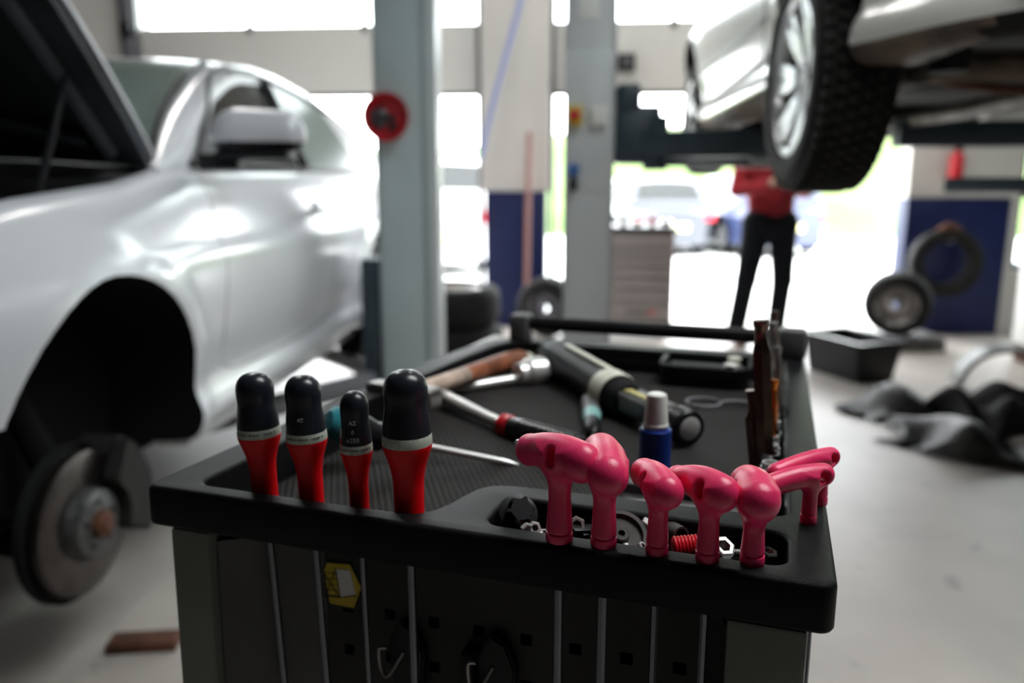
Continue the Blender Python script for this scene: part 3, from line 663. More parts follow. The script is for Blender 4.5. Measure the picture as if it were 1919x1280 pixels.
class CarShape:
    def __init__(c, y0, y1, hw, zt, arches, ar, az, zb=0.175):
        c.zb = zb
        c.y0, c.y1, c.hw, c.zt, c.arches, c.ar, c.az = y0, y1, hw, zt, arches, ar, az
    def w(c, y):
        e = 0.75; d = 0
        if y < c.y0+e: d = (c.y0+e-y)/e
        elif y > c.y1-e: d = (y-c.y1+e)/e
        return c.hw*(1 - 0.30*max(0, d)**2.6)
    def top(c, y): return interp(c.zt, y)
    def x(c, y, dx, z):
        f = 0
        for ay in c.arches:
            r = math.hypot(y-ay, z-c.az); f += 0.020*math.exp(-((r-c.ar-0.02)/0.05)**2)
        return c.w(y)+dx+f
    def section(c, y, n_top=10):
        zt = c.top(y); pts = []
        k = 1.0
        for dx, z in SP:
            zz = z if z < .6 else .6+(z-.6)*(zt-.6)/(.97-.6)
            if z < .45: zz = .45-(.45-z)*(.45-c.zb)/(.45-.175)
            pts.append(Vector((c.x(y, dx, zz), y, zz)))
        e = pts[-1]
        for i in range(1, n_top):
            x = e.x*(1-i/n_top); pts.append(Vector((x, y, zt + 0.035*(1-(x/e.x)**2))))
        full = [Vector((0, y, c.zb))] + pts + [Vector((0, y, zt+0.035))] + [Vector((-p.x, p.y, p.z)) for p in pts[::-1]]
        return full
    def body(c, step=0.04):
        bm = new_bm(); n = int((c.y1-c.y0)/step); secs = []
        for i in range(n+1):
            y = c.y0+(c.y1-c.y0)*i/n; s = c.section(y)
            secs.append([bm.verts.new(p) for p in s])
        for a, b in zip(secs[:-1], secs[1:]):
            for j in range(len(a)): bm.faces.new((a[j], a[(j+1) % len(a)], b[(j+1) % len(a)], b[j]))
        bm.faces.new(secs[0]); bm.faces.new(secs[-1])
        return bm
    def sidex(c, y, z):   # outer side surface
        zt = c.top(y); zz = z if z < .6 else .6+(z-.6)*(.97-.6)/(zt-.6)
        dx = np.interp(zz, [p[1] for p in SP], [p[0] for p in SP]); return c.x(y, float(dx), z)
def arch_cut(ys, az, r, x0, x1, n=48):
    bm = new_bm()
    for y in ys:
        for s in (1, -1):
            lathe(bm, [(r, x0), (r, x1)], n, 'X', Matrix.Translation((0, y, az)) @ Matrix.Scale(s, 4, Vector((1, 0, 0))))
    return bm
def greenhouse(wb, zb, roof, slope, step=0.06, crn=0.09):
    """roof: list (y, z). half width W(z). returns bm and helper fns"""
    W = lambda z: wb - slope*(z-zb)
    y0, y1 = roof[0][0], roof[-1][0]
    bm = new_bm(); secs = []; n = int((y1-y0)/step)
    def sec(y):
        zr = max(zb+0.012, interp(roof, y)); h = zr-zb; r = min(crn, h*0.6); pts = [Vector((W(zb)+0.0, y, zb-0.12))]
        for i in range(9): z = zb + (h-r)*i/8; pts.append(Vector((W(z), y, z)))
        cx = W(zr-r)-r*0.9
        for i in range(1, 7): a = PI/2*i/6; pts.append(Vector((cx + r*0.9*math.cos(a), y, zr-r + r*math.sin(a))))
        for i in range(1, 6): x = cx*(1-i/6); pts.append(Vector((x, y, zr+0.03*min(1, h/0.3)*(1-(x/cx)**2))))
        return pts + [Vector((0, y, zr+0.03*min(1, h/0.3)))] + [Vector((-p.x, p.y, p.z)) for p in pts[::-1]]
    for i in range(n+1): secs.append([bm.verts.new(p) for p in sec(y0+(y1-y0)*i/n)])
    for a, b in zip(secs[:-1], secs[1:]):
        for j in range(len(a)): bm.faces.new((a[j], a[(j+1) % len(a)], b[(j+1) % len(a)], b[j]))
    bm.faces.new(secs[0]); bm.faces.new(secs[-1])
    return bm, W
def side_window(W, lo, hi, zb, n=16, m=10, off=0.004, s=1, th=0.006):
    """lo: (ya, yb) at bottom z lo_z ; hi: (ya, yb, za, zb) top"""
    bm = new_bm(); g = []
    for i in range(n+1):
        f = i/n; row = []
        yl = lo[0]+(lo[1]-lo[0])*f; yh = hi[0]+(hi[1]-hi[0])*f; zh = hi[2]+(hi[3]-hi[2])*f + 0.02*math.sin(PI*f)
        for j in range(m+1):
            t = j/m; z = zb + (zh-zb)*t; row.append(bm.verts.new((s*(W(z)+off), yl+(yh-yl)*t, z)))
        g.append(row)
    for i in range(n):
        for j in range(m): bm.faces.new((g[i][j], g[i+1][j], g[i+1][j+1], g[i][j+1]))
    bmesh.ops.solidify(bm, geom=bm.faces[:], thickness=th*s)
    return bm
def screen_patch(roof, W, zb, ya, yb, inset, off=0.004, n=14, m=14, crn=0.09):
    bm = new_bm(); g = []
    for i in range(n+1):
        y = ya+(yb-ya)*i/n; zr = interp(roof, y); h = max(0.012, zr-zb); r = min(crn, h*0.6); hwid = max(0.05, W(zr-r)-r*0.9+0.03-inset); row = []
        cx = W(zr-r)-r*0.9
        for j in range(m+1):
            x = -hwid+2*hwid*j/m; k = min(1, h/0.3)
            row.append(bm.verts.new((x, y-off*0.7, zr + 0.03*k*(1-(x/cx)**2) + off)))
        g.append(row)
    for i in range(n):
        for j in range(m): bm.faces.new((g[i][j], g[i+1][j], g[i+1][j+1], g[i][j+1]))
    bmesh.ops.solidify(bm, geom=bm.faces[:], thickness=0.006)
    return bm
def alloy_wheel(parent, loc, s, R_=0.325, w=0.205, rimm=None, tread=60, spokes=5, name='wheel', toe=0.0):
    """s=+1 outer face towards +x"""
    o = obj(name, tyre_bm(R_, w, R_*0.665, tread), M['tyre'], parent, loc=loc, rot=(0.3, 0, toe))
    rr = R_*0.665; m_ = rimm or M['alloy']
    bm = lathe(new_bm(), [(rr+0.008, s*w*0.42), (rr+0.012, s*w*0.48), (rr+0.0, s*w*0.485), (rr-0.012, s*w*0.44), (rr-0.018, s*w*0.30), (rr-0.02, -s*w*0.4), (rr+0.005, -s*w*0.46)], 56, 'X', cap=False)
    lathe(bm, [(0.0, s*w*0.30), (0.028, s*w*0.30), (0.032, s*w*0.28), (0.034, s*w*0.24), (0.075, s*w*0.22), (0.075, -s*w*0.1)], 32, 'X', cap=False)
    for k in range(spokes*2):
        a = 2*PI*(k//2)/spokes + (0.14 if k % 2 else -0.14)
        mt = Matrix.Rotation(a, 4, 'X')
        bb = new_bm(); box(bb, -0.014, 0.014, -0.017, 0.017, 0.04, rr-0.008, 0.006, mtx=Matrix.Identity(4))
        for v in bb.verts:
            f = max(0.0, (v.co.z-0.04)/(rr-0.05)); v.co.y *= 1.0+0.5*f; v.co.x += s*(w*0.20 + w*0.16*f**0.7); v.co = mt @ v.co
        me = bpy.data.meshes.new('t'); bb.to_mesh(me); bm.from_mesh(me); bb.free(); bpy.data.meshes.remove(me)
    obj('rim', bm, m_, o)
    bm = new_bm()
    for k in range(5):
        a = 2*PI*k/5+PI/5; lathe(bm, [(0.010, s*w*0.2), (0.010, s*w*0.27), (0.007, s*w*0.28)], 8, 'X', Matrix.Translation((0, 0.053*math.cos(a), 0.053*math.sin(a))))
    obj('wheel_bolt', bm, M['dull'], o)
    obj('brake_disc', lathe(new_bm(), [(0.06, s*w*0.02), (0.14, s*w*0.02), (0.14, -s*w*0.06), (0.06, -s*w*0.06)], 36, 'X'), M['disc'], o)
    return o
def assign(bm, fn):
    bm.faces.ensure_lookup_table()
    for f in bm.faces:
        i = fn(f.calc_center_median(), f)
        if i: f.material_index = i
# ---------------------------------------------------------------- LEFT CAR
LZ = 0.30
car = thing('car', 'silver white car with its bonnet up and front wheel off, left lift', 'car', R(-2.0, 1.85, LZ), RA)
AZ, AR = 0.290, 0.412
cs = CarShape(-0.88, 3.62, 0.90, [(-0.9, .74), (-0.6, .82), (-0.2, .885), (0.2, .92), (0.45, .965), (1.0, .97), (3.0, .985), (3.62, .93)], [-0.035, 2.66], AR, AZ, 0.155)
cut = arch_cut([-0.035, 2.66], AZ, AR, 0.60, 1.15)
bm = boolean(cs.body(0.03), cut)
cut = new_bm(); box(cut, -1.3, 1.3, -1.2, -0.36, 0.0, 0.44)
bm = boolean(bm, cut)
cut = new_bm(); box(cut, -0.775, 0.775, -0.82, 0.40, 0.80, 1.4)
bm = boolean(bm, cut)
cut = new_bm(); box(cut, -0.57, 0.57, -0.78, 0.36, 0.38, 0.9)
bm = boolean(bm, cut)
def lf(c, f):
    for ay in (-0.035, 2.66):
        if math.hypot(c.y-ay, c.z-AZ) < AR+0.002 and 0.59 < abs(c.x) < 0.99 and (abs(f.normal.x) < 0.5 or abs(c.x) < 0.62): return 1
    if abs(c.x) < 0.776 and -0.83 < c.y < 0.405 and c.z < 0.93 and c.z > 0.3 and (f.normal.z > 0.9 or abs(f.normal.x) > 0.99 or abs(f.normal.y) > 0.99) and min(abs(abs(c.x)-0.775), abs(c.z-0.80), abs(abs(c.x)-0.57), abs(c.z-0.38), abs(c.y-0.40), abs(c.y-0.36), abs(c.y+0.82), abs(c.y+0.78)) < 0.003: return 2
    if c.z < 0.17 and f.normal.z < -0.5: return 1
    return 0
bm.normal_update(); assign(bm, lf)
obj('body_shell', bm, [M['paint'], M['liner'], M['matt_black']], car, smooth=30)
ROOF = [(0.40, .965), (0.55, 1.045), (0.80, 1.175), (1.05, 1.285), (1.28, 1.365), (1.42, 1.395), (1.7, 1.42), (2.0, 1.42), (2.35, 1.385), (2.7, 1.30), (3.0, 1.19), (3.25, 1.075), (3.42, .99)]
gh, W = greenhouse(0.80, .955, ROOF, 0.47)
obj('roof', gh, M['paint'], car, smooth=40)
obj('windscreen', screen_patch(ROOF, W, .955, 0.50, 1.27, 0.045), M['glass_green'], car)
for s in (1, -1):
    bm = new_bm(); pts = []
    for i in range(8):
        y = 0.47+(1.30-0.47)*i/7; zr = interp(ROOF, y); h = max(0.012, zr-.955); r = min(.09, h*0.6); pts.append((s*(W(zr-r)-r*0.9+0.03-0.04), y-0.005, zr+0.014*min(1, h/.3)+0.004))
    tube(bm, pts, 0.011, 8); obj('screen_seal', bm, M['black'], car)
sw_ = side_window(W, (0.70, 1.62), (1.24, 1.66, 1.325, 1.355), .985); obj('side_window', sw_, M['glass_dark'], car, label='dark front side window')
obj('side_window', side_window(W, (1.74, 2.72), (1.74, 2.42, 1.355, 1.30), .985), M['glass_green'], car, label='greenish rear side window')
obj('side_window', side_window(W, (0.70, 1.62), (1.24, 1.66, 1.325, 1.355), .985, s=-1), M['glass_dark'], car, label='dark front side window')
obj('side_window', side_window(W, (1.74, 2.72), (1.74, 2.42, 1.355, 1.30), .985, s=-1), M['glass_green'], car, label='greenish rear side window')
obj('rear_window', screen_patch(ROOF, W, .955, 2.62, 3.30, 0.06), M['glass_dark'], car)
bm = new_bm()
tube(bm, spline([(W(.98)+0.006, 0.66, .982), (W(1.17)+0.006, 0.95, 1.17), (W(1.33)+0.008, 1.20, 1.335), (W(1.37)+0.008, 1.62, 1.372), (W(1.345)+0.008, 2.1, 1.352), (W(1.29)+0.008, 2.5, 1.285)], 6), 0.011, 8)
tube(bm, [(W(.98)+0.008, 0.62, .978), (W(.98)+0.008, 2.8, .978)], 0.012, 8)
tube(bm, [(W(.98)+0.006, 1.68, .98), (W(1.36)+0.006, 1.70, 1.36)], 0.028, 8)
obj('window_trim', bm, M['black'], car, label='black window trim')
# door: seam, handle, crease
def sidepath(pts, r, n=6):
    bm = new_bm(); P = spline([(0, y, z) for y, z in pts], n); tube(bm, [(cs.sidex(p.y, p.z)-r*0.35, p.y, p.z) for p in P], r, 8); return bm
dr = obj('door_seam', sidepath([(0.62, .96), (0.60, .70), (0.58, .45), (0.62, .33), (0.9, .30), (1.5, .30), (1.72, .34), (1.76, .6), (1.74, .96)], 0.0022), M['black'], car)
bm = new_bm(); tube(bm, spline([(cs.sidex(1.52, .80)+0.004, 1.50, .80), (cs.sidex(1.56, .80)+0.032, 1.54, .802), (cs.sidex(1.6, .80)+0.034, 1.62, .803), (cs.sidex(1.66, .80)+0.004, 1.69, .803)], 5), 0.012, 10)
obj('door_handle', bm, M['paint'], car)
obj('handle_recess', lathe(new_bm(), [(0.0, 0.0), (0.04, 0.0), (0.045, 0.002), (0.0, 0.004)], 20, 'X', Matrix.Translation((cs.sidex(1.6, .80)-0.003, 1.6, .80))), M['black'], car)
# sill: black lower edge
for s in (1, -1): obj('sill_edge', box(new_bm(), min(s*0.70, s*0.83), max(s*0.70, s*0.83), 0.40, 2.28, 0.118, 0.165, 0.018), M['paint'], car)
# mirror
mc = car.matrix_basis.inverted() @ R(-0.985, 2.47, 1.372)
def mir(P):
    d = cap_sdf(P, (-0.06, 0, -0.005), (0.075, 0.015, 0.0), 0.085, 0.072, sq=(1.0, 0.75, 0.95)); return smax(d, -(P[..., 2]+0.06), 0.02)
mr = obj('wing_mirror', nets(mir, (-0.18, -0.1, -0.1), (0.18, 0.1, 0.12), 0.0045), [M['paint'], M['black']], car, loc=mc, smooth=180)
for pl in mr.data.polygons:
    if pl.center.z < -0.028: pl.material_index = 1
bm = new_bm(); box(bm, -0.125, 0.11, -0.055, 0.055, -0.082, -0.052, 0.015); box(bm, -0.19, -0.06, -0.03, 0.03, -0.115, -0.06, 0.012); obj('mirror_foot', bm, M['black'], mr, label='black mirror foot')
bm = new_bm(); prism(bm, [(0.60, .975), (0.86, .975), (0.86, 1.10)], 0, 0.01, Matrix(((0, 0, 1, 0), (1, 0, 0, 0), (0, 1, 0, 0), (0, 0, 0, 1))))
for v in bm.verts: v.co.x += W(v.co.z)+0.002
obj('mirror_corner', bm, M['black'], car)
# bonnet
HL, HW = 1.06, 0.80
def hood_bm(z0, z1, wsc, lsc, crown):
    bm = new_bm(); n, m = 18, 20; T = []; B = []
    for i in range(n+1):
        f = i/n; a = []; b = []
        for j in range(m+1):
            g = -1+2*j/m; wd_ = HW*wsc*(1-0.10*f**2-0.06*max(0, f-0.8)/0.2); x = g*wd_; y = -HL*lsc*f*(1-0.10*g*g*f); zc = crown*(1-g*g)*0.05 - 0.05*f*f
            a.append(bm.verts.new((x, y, z1+zc))); b.append(bm.verts.new((x, y, z0+zc)))
        T.append(a); B.append(b)
    for i in range(n):
        for j in range(m): bm.faces.new((T[i][j], T[i+1][j], T[i+1][j+1], T[i][j+1])); bm.faces.new((B[i][j], B[i][j+1], B[i+1][j+1], B[i+1][j]))
    for i in range(n):
        for k in (0, m): bm.faces.new((T[i][k], T[i+1][k], B[i+1][k], B[i][k]))
    for j in range(m):
        for k in (0, n): bm.faces.new((T[k][j], T[k][j+1], B[k][j+1], B[k][j]))
    return bm
hd = obj('bonnet', hood_bm(-0.006, 0.006, 1, 1, 1), M['paint'], car, loc=(0, 0.40, 0.985), rot=(-math.radians(50), 0, 0))
obj('bonnet_lining', hood_bm(-0.035, -0.0065, 0.985, 0.985, 1), M['hood_in'], hd, label='dark underside of the bonnet')
bm = new_bm()
for s in (1, -1): tube(bm, spline([(s*0.70, -0.05, -0.04), (s*0.66, -0.5, -0.05), (s*0.60, -0.92, -0.08)], 5), 0.022, 8)
tube(bm, spline([(-0.5, -0.9, -0.085), (-0.3, -0.55, -0.045), (0, -0.45, -0.03), (0.3, -0.55, -0.045), (0.5, -0.9, -0.085)], 6), 0.02, 8)
tube(bm, spline([(-0.66, -0.1, -0.045), (-0.2, -0.2, -0.02), (0.2, -0.2, -0.02), (0.66, -0.1, -0.045)], 6), 0.02, 8)
obj('bonnet_rib', bm, M['hood_in'], hd)
bm = new_bm(); tube(bm, [(0.70, -0.02, 0.84), (0.70, 0.09, 1.03), (0.70, 0.17, 1.19)], [0.010, 0.010, 0.006], 8); obj('gas_strut', bm, M['black'], car)
# engine
bm = new_bm(); box(bm, -0.30, 0.28, -0.45, 0.12, 0.45, 0.80, 0.05, 3); box(bm, -0.20, 0.2, -0.40, 0.05, 0.78, 0.85, 0.03)
eng = obj('engine_block', bm, M['black'], car)
bm = new_bm(); box(bm, -0.77, 0.77, 0.22, 0.42, 0.80, 0.93, 0.02); obj('scuttle', bm, M['matt_black'], car)
obj('battery', box(new_bm(), 0.34, 0.56, -0.15, 0.20, 0.62, 0.86, 0.015), M['grey_plastic'], car)
obj('washer_cap', lathe(new_bm(), [(0.04, 0.80), (0.045, 0.84), (0.04, 0.855)], 18, 'Z', Matrix.Translation((0.60, 0.02, 0.0))), mat('blue_cap', (0.02, 0.06, 0.3), 0.4), car, label='blue filler cap')
bm = new_bm()
for k in range(5): tube(bm, spline([(-0.5+0.25*k, 0.2, 0.8), (-0.4+0.2*k, 0.0, 0.9), (-0.3+0.2*k, -0.3, 0.82)], 5), 0.016, 8)
obj('hoses', bm, M['rubber'], car)
# front hub with disc brake
hc = car.matrix_basis.inverted() @ Vector((aty(178, 980, 1.80)))
hubp = car.matrix_basis.inverted() @ R(-1.185, 1.74, 0.40)
dk = obj('brake_disc', lathe(new_bm(), [(0.088, -0.03), (0.092, 0.0), (0.172, 0.0), (0.177, -0.003), (0.177, -0.025), (0.17, -0.028), (0.09, -0.03)], 64, 'X'), M['disc'], car, loc=hubp)
obj('disc_bell', lathe(new_bm(), [(0.0, 0.034), (0.078, 0.034), (0.084, 0.030), (0.092, -0.002)], 40, 'X'), M['hub'], dk)
bm = new_bm(); lathe(bm, [(0.0, 0.06), (0.018, 0.06), (0.022, 0.052), (0.034, 0.05), (0.036, 0.034)], 24, 'X')
obj('hub_nut', bm, M['rust'], dk, label='rusty hub nut')
bm = new_bm()
for k in range(5):
    a = 2*PI*k/5+0.3; lathe(bm, [(0.0, 0.036), (0.008, 0.036), (0.009, 0.033)], 10, 'X', Matrix.Translation((0, 0.056*math.cos(a), 0.056*math.sin(a))))
obj('bolt_hole', bm, M['matt_black'], dk)
bm = new_bm(); a0, a1 = math.radians(-28), math.radians(58)
for (r0, r1, x0, x1) in ((0.105, 0.215, 0.010, 0.055), (0.17, 0.225, -0.075, 0.03)):
    po = [(r1*math.cos(a), r1*math.sin(a)) for a in np.linspace(a0, a1, 14)] + [(r0*math.cos(a), r0*math.sin(a)) for a in np.linspace(a1, a0, 10)]
    prism(bm, po, x0, x1, Matrix(((0, 0, 1, 0), (1, 0, 0, 0), (0, 1, 0, 0), (0, 0, 0, 1))))
bmesh.ops.bevel(bm, geom=bm.edges[:], offset=0.006, segments=2, affect='EDGES')
obj('brake_caliper', bm, M['rubber'], dk)
bm = lathe(new_bm(), [(0.19, -0.04), (0.195, -0.03), (0.195, -0.05), (0.06, -0.06)], 40, 'X'); obj('splash_plate', bm, M['matt_black'], dk)
bm = new_bm(); tube(bm, [(-0.06, 0.02, 0.05), (-0.18, 0.03, 0.30), (-0.26, 0.03, 0.50)], [0.04, 0.032, 0.06], 14); tube(bm, [(-0.06, 0, -0.08), (-0.45, 0.05, -0.06)], 0.035, 12)
tube(bm, [(-0.05, 0, 0), (-0.5, 0.0, 0.02)], 0.02, 12)
obj('suspension_strut', bm, M['liner'], car, loc=hubp)
obj('arch_liner', box(new_bm(), 0.22, 0.83, -0.52, -0.455, 0.02, 0.50, 0.01), M['liner'], car)
obj('arch_liner', box(new_bm(), -0.83, -0.22, -0.52, -0.455, 0.02, 0.50, 0.01), M['liner'], car)
for s in (1, -1): obj('inner_wing', box(new_bm(), min(s*0.555, s*0.585), max(s*0.555, s*0.585), -0.45, 0.50, 0.04, 0.40, 0.008), M['liner'], car)
obj('undertray', box(new_bm(), -0.55, 0.55, -0.80, 0.9, 0.03, 0.06, 0.008), M['liner'], car)
obj('gearbox', box(new_bm(), -0.22, 0.25, 0.2, 1.1, 0.065, 0.30, 0.05, 3), M['liner'], car)
# rear wheels
rw = alloy_wheel(car, (0.78, 2.66, 0.26), 1, 0.335, 0.22)
alloy_wheel(car, (-0.78, 2.66, 0.26), -1, 0.335, 0.22)
# lights/bumper out of view, kept simple but real
obj('bumper', box(new_bm(), -0.70, 0.70, -0.90, -0.80, 0.46, 0.60, 0.03, 3), M['paint'], car)
for s in (1, -1): obj('headlamp', box(new_bm(), min(s*0.40, s*0.66), max(s*0.40, s*0.66), -0.90, -0.80, 0.62, 0.73, 0.03, 3), M['chrome'], car)
for s in (1, -1): obj('tail_lamp', box(new_bm(), min(s*0.45, s*0.72), max(s*0.45, s*0.72), 3.55, 3.66, 0.70, 0.84, 0.02, 3), M['redlight'], car)
# ---------------------------------------------------------------- RAISED CAR
GZ = 1.335
rc = thing('car', 'off white car held high on the right hand lift, dirty underside showing', 'car', R(1.51, 2.50, GZ), RA)
RAZ, RAR = 0.325, 0.365
cr = CarShape(-0.84, 3.12, 0.86, [(-0.9, .80), (-0.5, .93), (0.0, .96), (2.2, .95), (2.6, .88), (3.12, .68)], [0, 2.38], RAR, RAZ)
bm = boolean(cr.body(0.04), arch_cut([0, 2.38], RAZ, RAR, 0.56, 1.1))
cut = new_bm(); box(cut, -0.66, 0.66, -0.60, 2.9, 0.0, 0.275)
bm = boolean(bm, cut)
def rf(c, f):
    for ay in (0, 2.38):
        if math.hypot(c.y-ay, c.z-RAZ) < RAR+0.002 and 0.55 < abs(c.x) < 0.95 and (abs(f.normal.x) < 0.5 or abs(c.x) < 0.575): return 1
    if c.z < 0.30 and f.normal.z < -0.35: return 1 if abs(c.x) < 0.67 else 2
    return 0
bm.normal_update(); assign(bm, rf)
obj('body_shell', bm, [M['paint2'], M['under_dark'], M['under']], rc, smooth=30)
ROOF2 = [(-0.75, .96), (-0.45, 1.25), (-0.2, 1.42), (0.3, 1.46), (1.2, 1.47), (1.5, 1.42), (2.25, .955)]
gh2, W2 = greenhouse(0.76, .945, ROOF2, 0.33); obj('roof', gh2, M['paint2'], rc, smooth=40)
for s in (1, -1):
    obj('side_window', side_window(W2, (0.25, 1.0), (0.25, 1.0, 1.38, 1.39), .98, s=s), M['glass_dark'], rc)
    obj('side_window', side_window(W2, (1.06, 1.95), (1.06, 1.45, 1.39, 1.37), .98, s=s), M['glass_dark'], rc)
obj('rear_window', screen_patch(ROOF2, W2, .945, -0.66, -0.28, 0.06), M['glass_dark'], rc)
w1 = alloy_wheel(rc, (-0.785, 0.0, 0.19), -1, 0.325, 0.205, tread=56, spokes=7)
obj('brake_drum', lathe(new_bm(), [(0.0, 0.03), (0.04, 0.03), (0.05, 0.0), (0.11, -0.005), (0.12, -0.02), (0.12, -0.07), (0.05, -0.08)], 36, 'X'), M['rust'], rc, loc=(0.72, 0.0, 0.24))
alloy_wheel(rc, (-0.755, 2.38, 0.245), -1, 0.315, 0.20, tread=0)
obj('brake_disc', lathe(new_bm(), [(0.0, 0.04), (0.07, 0.04), (0.075, 0.0), (0.13, 0.0), (0.13, -0.022), (0.05, -0.03)], 36, 'X'), M['disc'], rc, loc=(0.70, 2.38, 0.25))
# sill creases and underbody parts
def sp2(pts, r):
    bm = new_bm(); P = spline([(0, y, z) for y, z in pts], 6); tube(bm, [(-(cr.sidex(p.y, p.z)-r*0.35), p.y, p.z) for p in P], r, 8); return bm
obj('door_seam', sp2([(0.45, .95), (0.47, .70), (0.62, .40), (0.75, .27), (1.2, .25), (1.9, .25)], 0.004), M['black'], rc)
obj('rub_strip', sp2([(0.55, .46), (1.2, .46), (1.95, .46)], 0.012), M['grey_plastic'], rc)
bm = new_bm(); box(bm, -0.55, 0.60, -0.03, 0.05, 0.17, 0.25, 0.03, 3)
for s in (1, -1): box(bm, min(s*0.56, s*0.50), max(s*0.56, s*0.50), -0.05, 0.55, 0.16, 0.24, 0.02)
obj('rear_axle', bm, M['under'], rc, label='grimy brown rear axle beam')
bm = new_bm(); lathe(bm, [(0.05, -0.30), (0.10, -0.27), (0.115, -0.24), (0.115, 0.24), (0.10, 0.27), (0.05, 0.30)], 28, 'X', Matrix.Translation((0.18, -0.42, 0.215)) @ Matrix.Scale(0.8, 4, Vector((0, 0, 1))))
obj('silencer', bm, M['exh'], rc, label='grimy rear silencer')
bm = new_bm(); tube(bm, spline([(0.40, -0.36, 0.24), (0.30, -0.1, 0.20), (0.05, 0.3, 0.17), (0.0, 1.0, 0.16), (0.0, 2.0, 0.17)], 8), 0.03, 12); tube(bm, spline([(0.40, -0.45, 0.22), (0.46, -0.6, 0.19), (0.46, -0.85, 0.19)], 6), 0.026, 12)
obj('exhaust_pipe', bm, M['exh'], rc)
for x in (-0.42, 0.42):
    bm = new_bm(); box(bm, x-0.05, x+0.05, 0.3, 2.1, 0.20, 0.285, 0.02); obj('chassis_rail', bm, M['under'], rc)
bm = new_bm(); box(bm, -0.40, 0.0, 0.25, 0.80, 0.19, 0.28, 0.04, 3); obj('fuel_tank', bm, M['under_dark'], rc)
bm = new_bm(); box(bm, -0.45, 0.45, 2.0, 2.75, 0.16, 0.30, 0.04, 3); box(bm, -0.55, 0.55, 2.32, 2.44, 0.15, 0.25, 0.02); obj('subframe', bm, M['under_dark'], rc)
bm = new_bm(); tube(bm, spline([(-0.5, 0.1, 0.30), (-0.45, 0.02, 0.18), (0.0, 0.0, 0.14), (0.45, 0.02, 0.18)], 6), 0.014, 8); obj('anti_roll_bar', bm, M['rust'], rc)
for s in (1, -1):
    bm = lathe(new_bm(), [(0.05, 0.20), (0.055, 0.24), (0.045, 0.40), (0.04, 0.5)], 18, 'Z', Matrix.Translation((s*0.50, -0.14, -0.02))); obj('rear_spring', bm, M['under_dark'], rc)
obj('bumper', box(new_bm(), -0.66, 0.66, -0.87, -0.74, 0.24, 0.58, 0.05, 3), M['paint2'], rc)
for s in (1, -1): obj('tail_lamp', box(new_bm(), min(s*0.48, s*0.70), max(s*0.48, s*0.70), -0.84, -0.74, 0.70, 0.9, 0.02, 3), M['redlight'], rc)
# ---------------------------------------------------------------- CARS OUTSIDE
def far_car(label, loc, rz, paint, hw, ln, hb, hr, van=False, nose=0.9, flip=False):
    c = thing('van' if van else 'car', label, 'van' if van else 'car', loc, rz)
    ws = [0.85, ln-0.85]
    s = CarShape(0, ln, hw, [(0, hb*0.82), (0.5, hb*0.97), (ln-nose, hb), (ln, hb*0.72)], ws, 0.35, 0.34)
    bm = boolean(s.body(0.15), arch_cut(ws, 0.33, 0.35, hw-0.3, hw+0.2, 24))
    bm.normal_update(); assign(bm, lambda p, f: 1 if any(math.hypot(p.y-y, p.z-0.33) < 0.352 for y in ws) and abs(p.x) < hw-0.01 and p.z < 0.7 and (abs(f.normal.x) < 0.5 or abs(p.x) < hw-0.28) else 0)
    obj('body_shell', bm, [paint, M['liner']], c)
    e = 0.05 if van else 0.35
    rf_ = [(e, hb), (e+0.25, hr-0.06), (e+0.6, hr), (ln-nose-0.8, hr), (ln-nose+0.1, hb)]
    g, W_ = greenhouse(hw-0.1, hb-0.02, rf_, 0.12 if van else 0.35, 0.12); obj('roof', g, paint, c)
    obj('rear_window', screen_patch(rf_, W_, hb-0.02, e+0.04, e+0.22, 0.10, off=0.012), M['glass_dark'], c)
    obj('windscreen', screen_patch(rf_, W_, hb-0.02, ln-nose-0.7, ln-nose, 0.08, off=0.012), M['glass_dark'], c)
    for sd in (1, -1):
        obj('side_window', side_window(W_, (ln*0.28, ln-nose-0.25), (ln*0.3, ln-nose-0.75, hr-0.1, hr-0.1), hb+0.03, s=sd), M['glass_dark'], c)
        for y in ws:
            w_ = obj('wheel', tyre_bm(0.31, 0.19, 0.2, 0, 32), M['tyre'], c, loc=(sd*(hw-0.12), y, 0.31))
            obj('rim', lathe(new_bm(), [(0.0, sd*0.06), (0.05, sd*0.06), (0.16, sd*0.05), (0.2, sd*0.08)], 24, 'X', cap=False), M['alloy'], w_)
        obj('tail_lamp', box(new_bm(), min(sd*(hw-0.30), sd*(hw-0.13)), max(sd*(hw-0.30), sd*(hw-0.13)), -0.03, 0.1, hb*0.68, hb*0.80, 0.01), M['redlight'], c)
    obj('number_plate', box(new_bm(), -0.26, 0.26, -0.03, 0.03, 0.42, 0.54, 0.004), M['plate'], c)
    return c
p = aty(1522, 480, 12.0); far_car('blue parked car seen through the right door behind the person', (p.x+0.1, 13.4, 0), 0.1, M['carblue'], 0.87, 4.1, 0.90, 1.34)
p = aty(1318, 470, 12.5); far_car('grey parked car seen between the tool cabinet and the person', (p.x-0.25, 13.6, 0), 0.1, M['cargrey'], 0.84, 4.2, 0.86, 1.30)
p = aty(868, 480, 11.0); far_car('white van parked outside the left door', (p.x-0.35, 10.6, 0), 0.25, M['carwhite'], 0.95, 4.9, 1.05, 1.55, van=True)
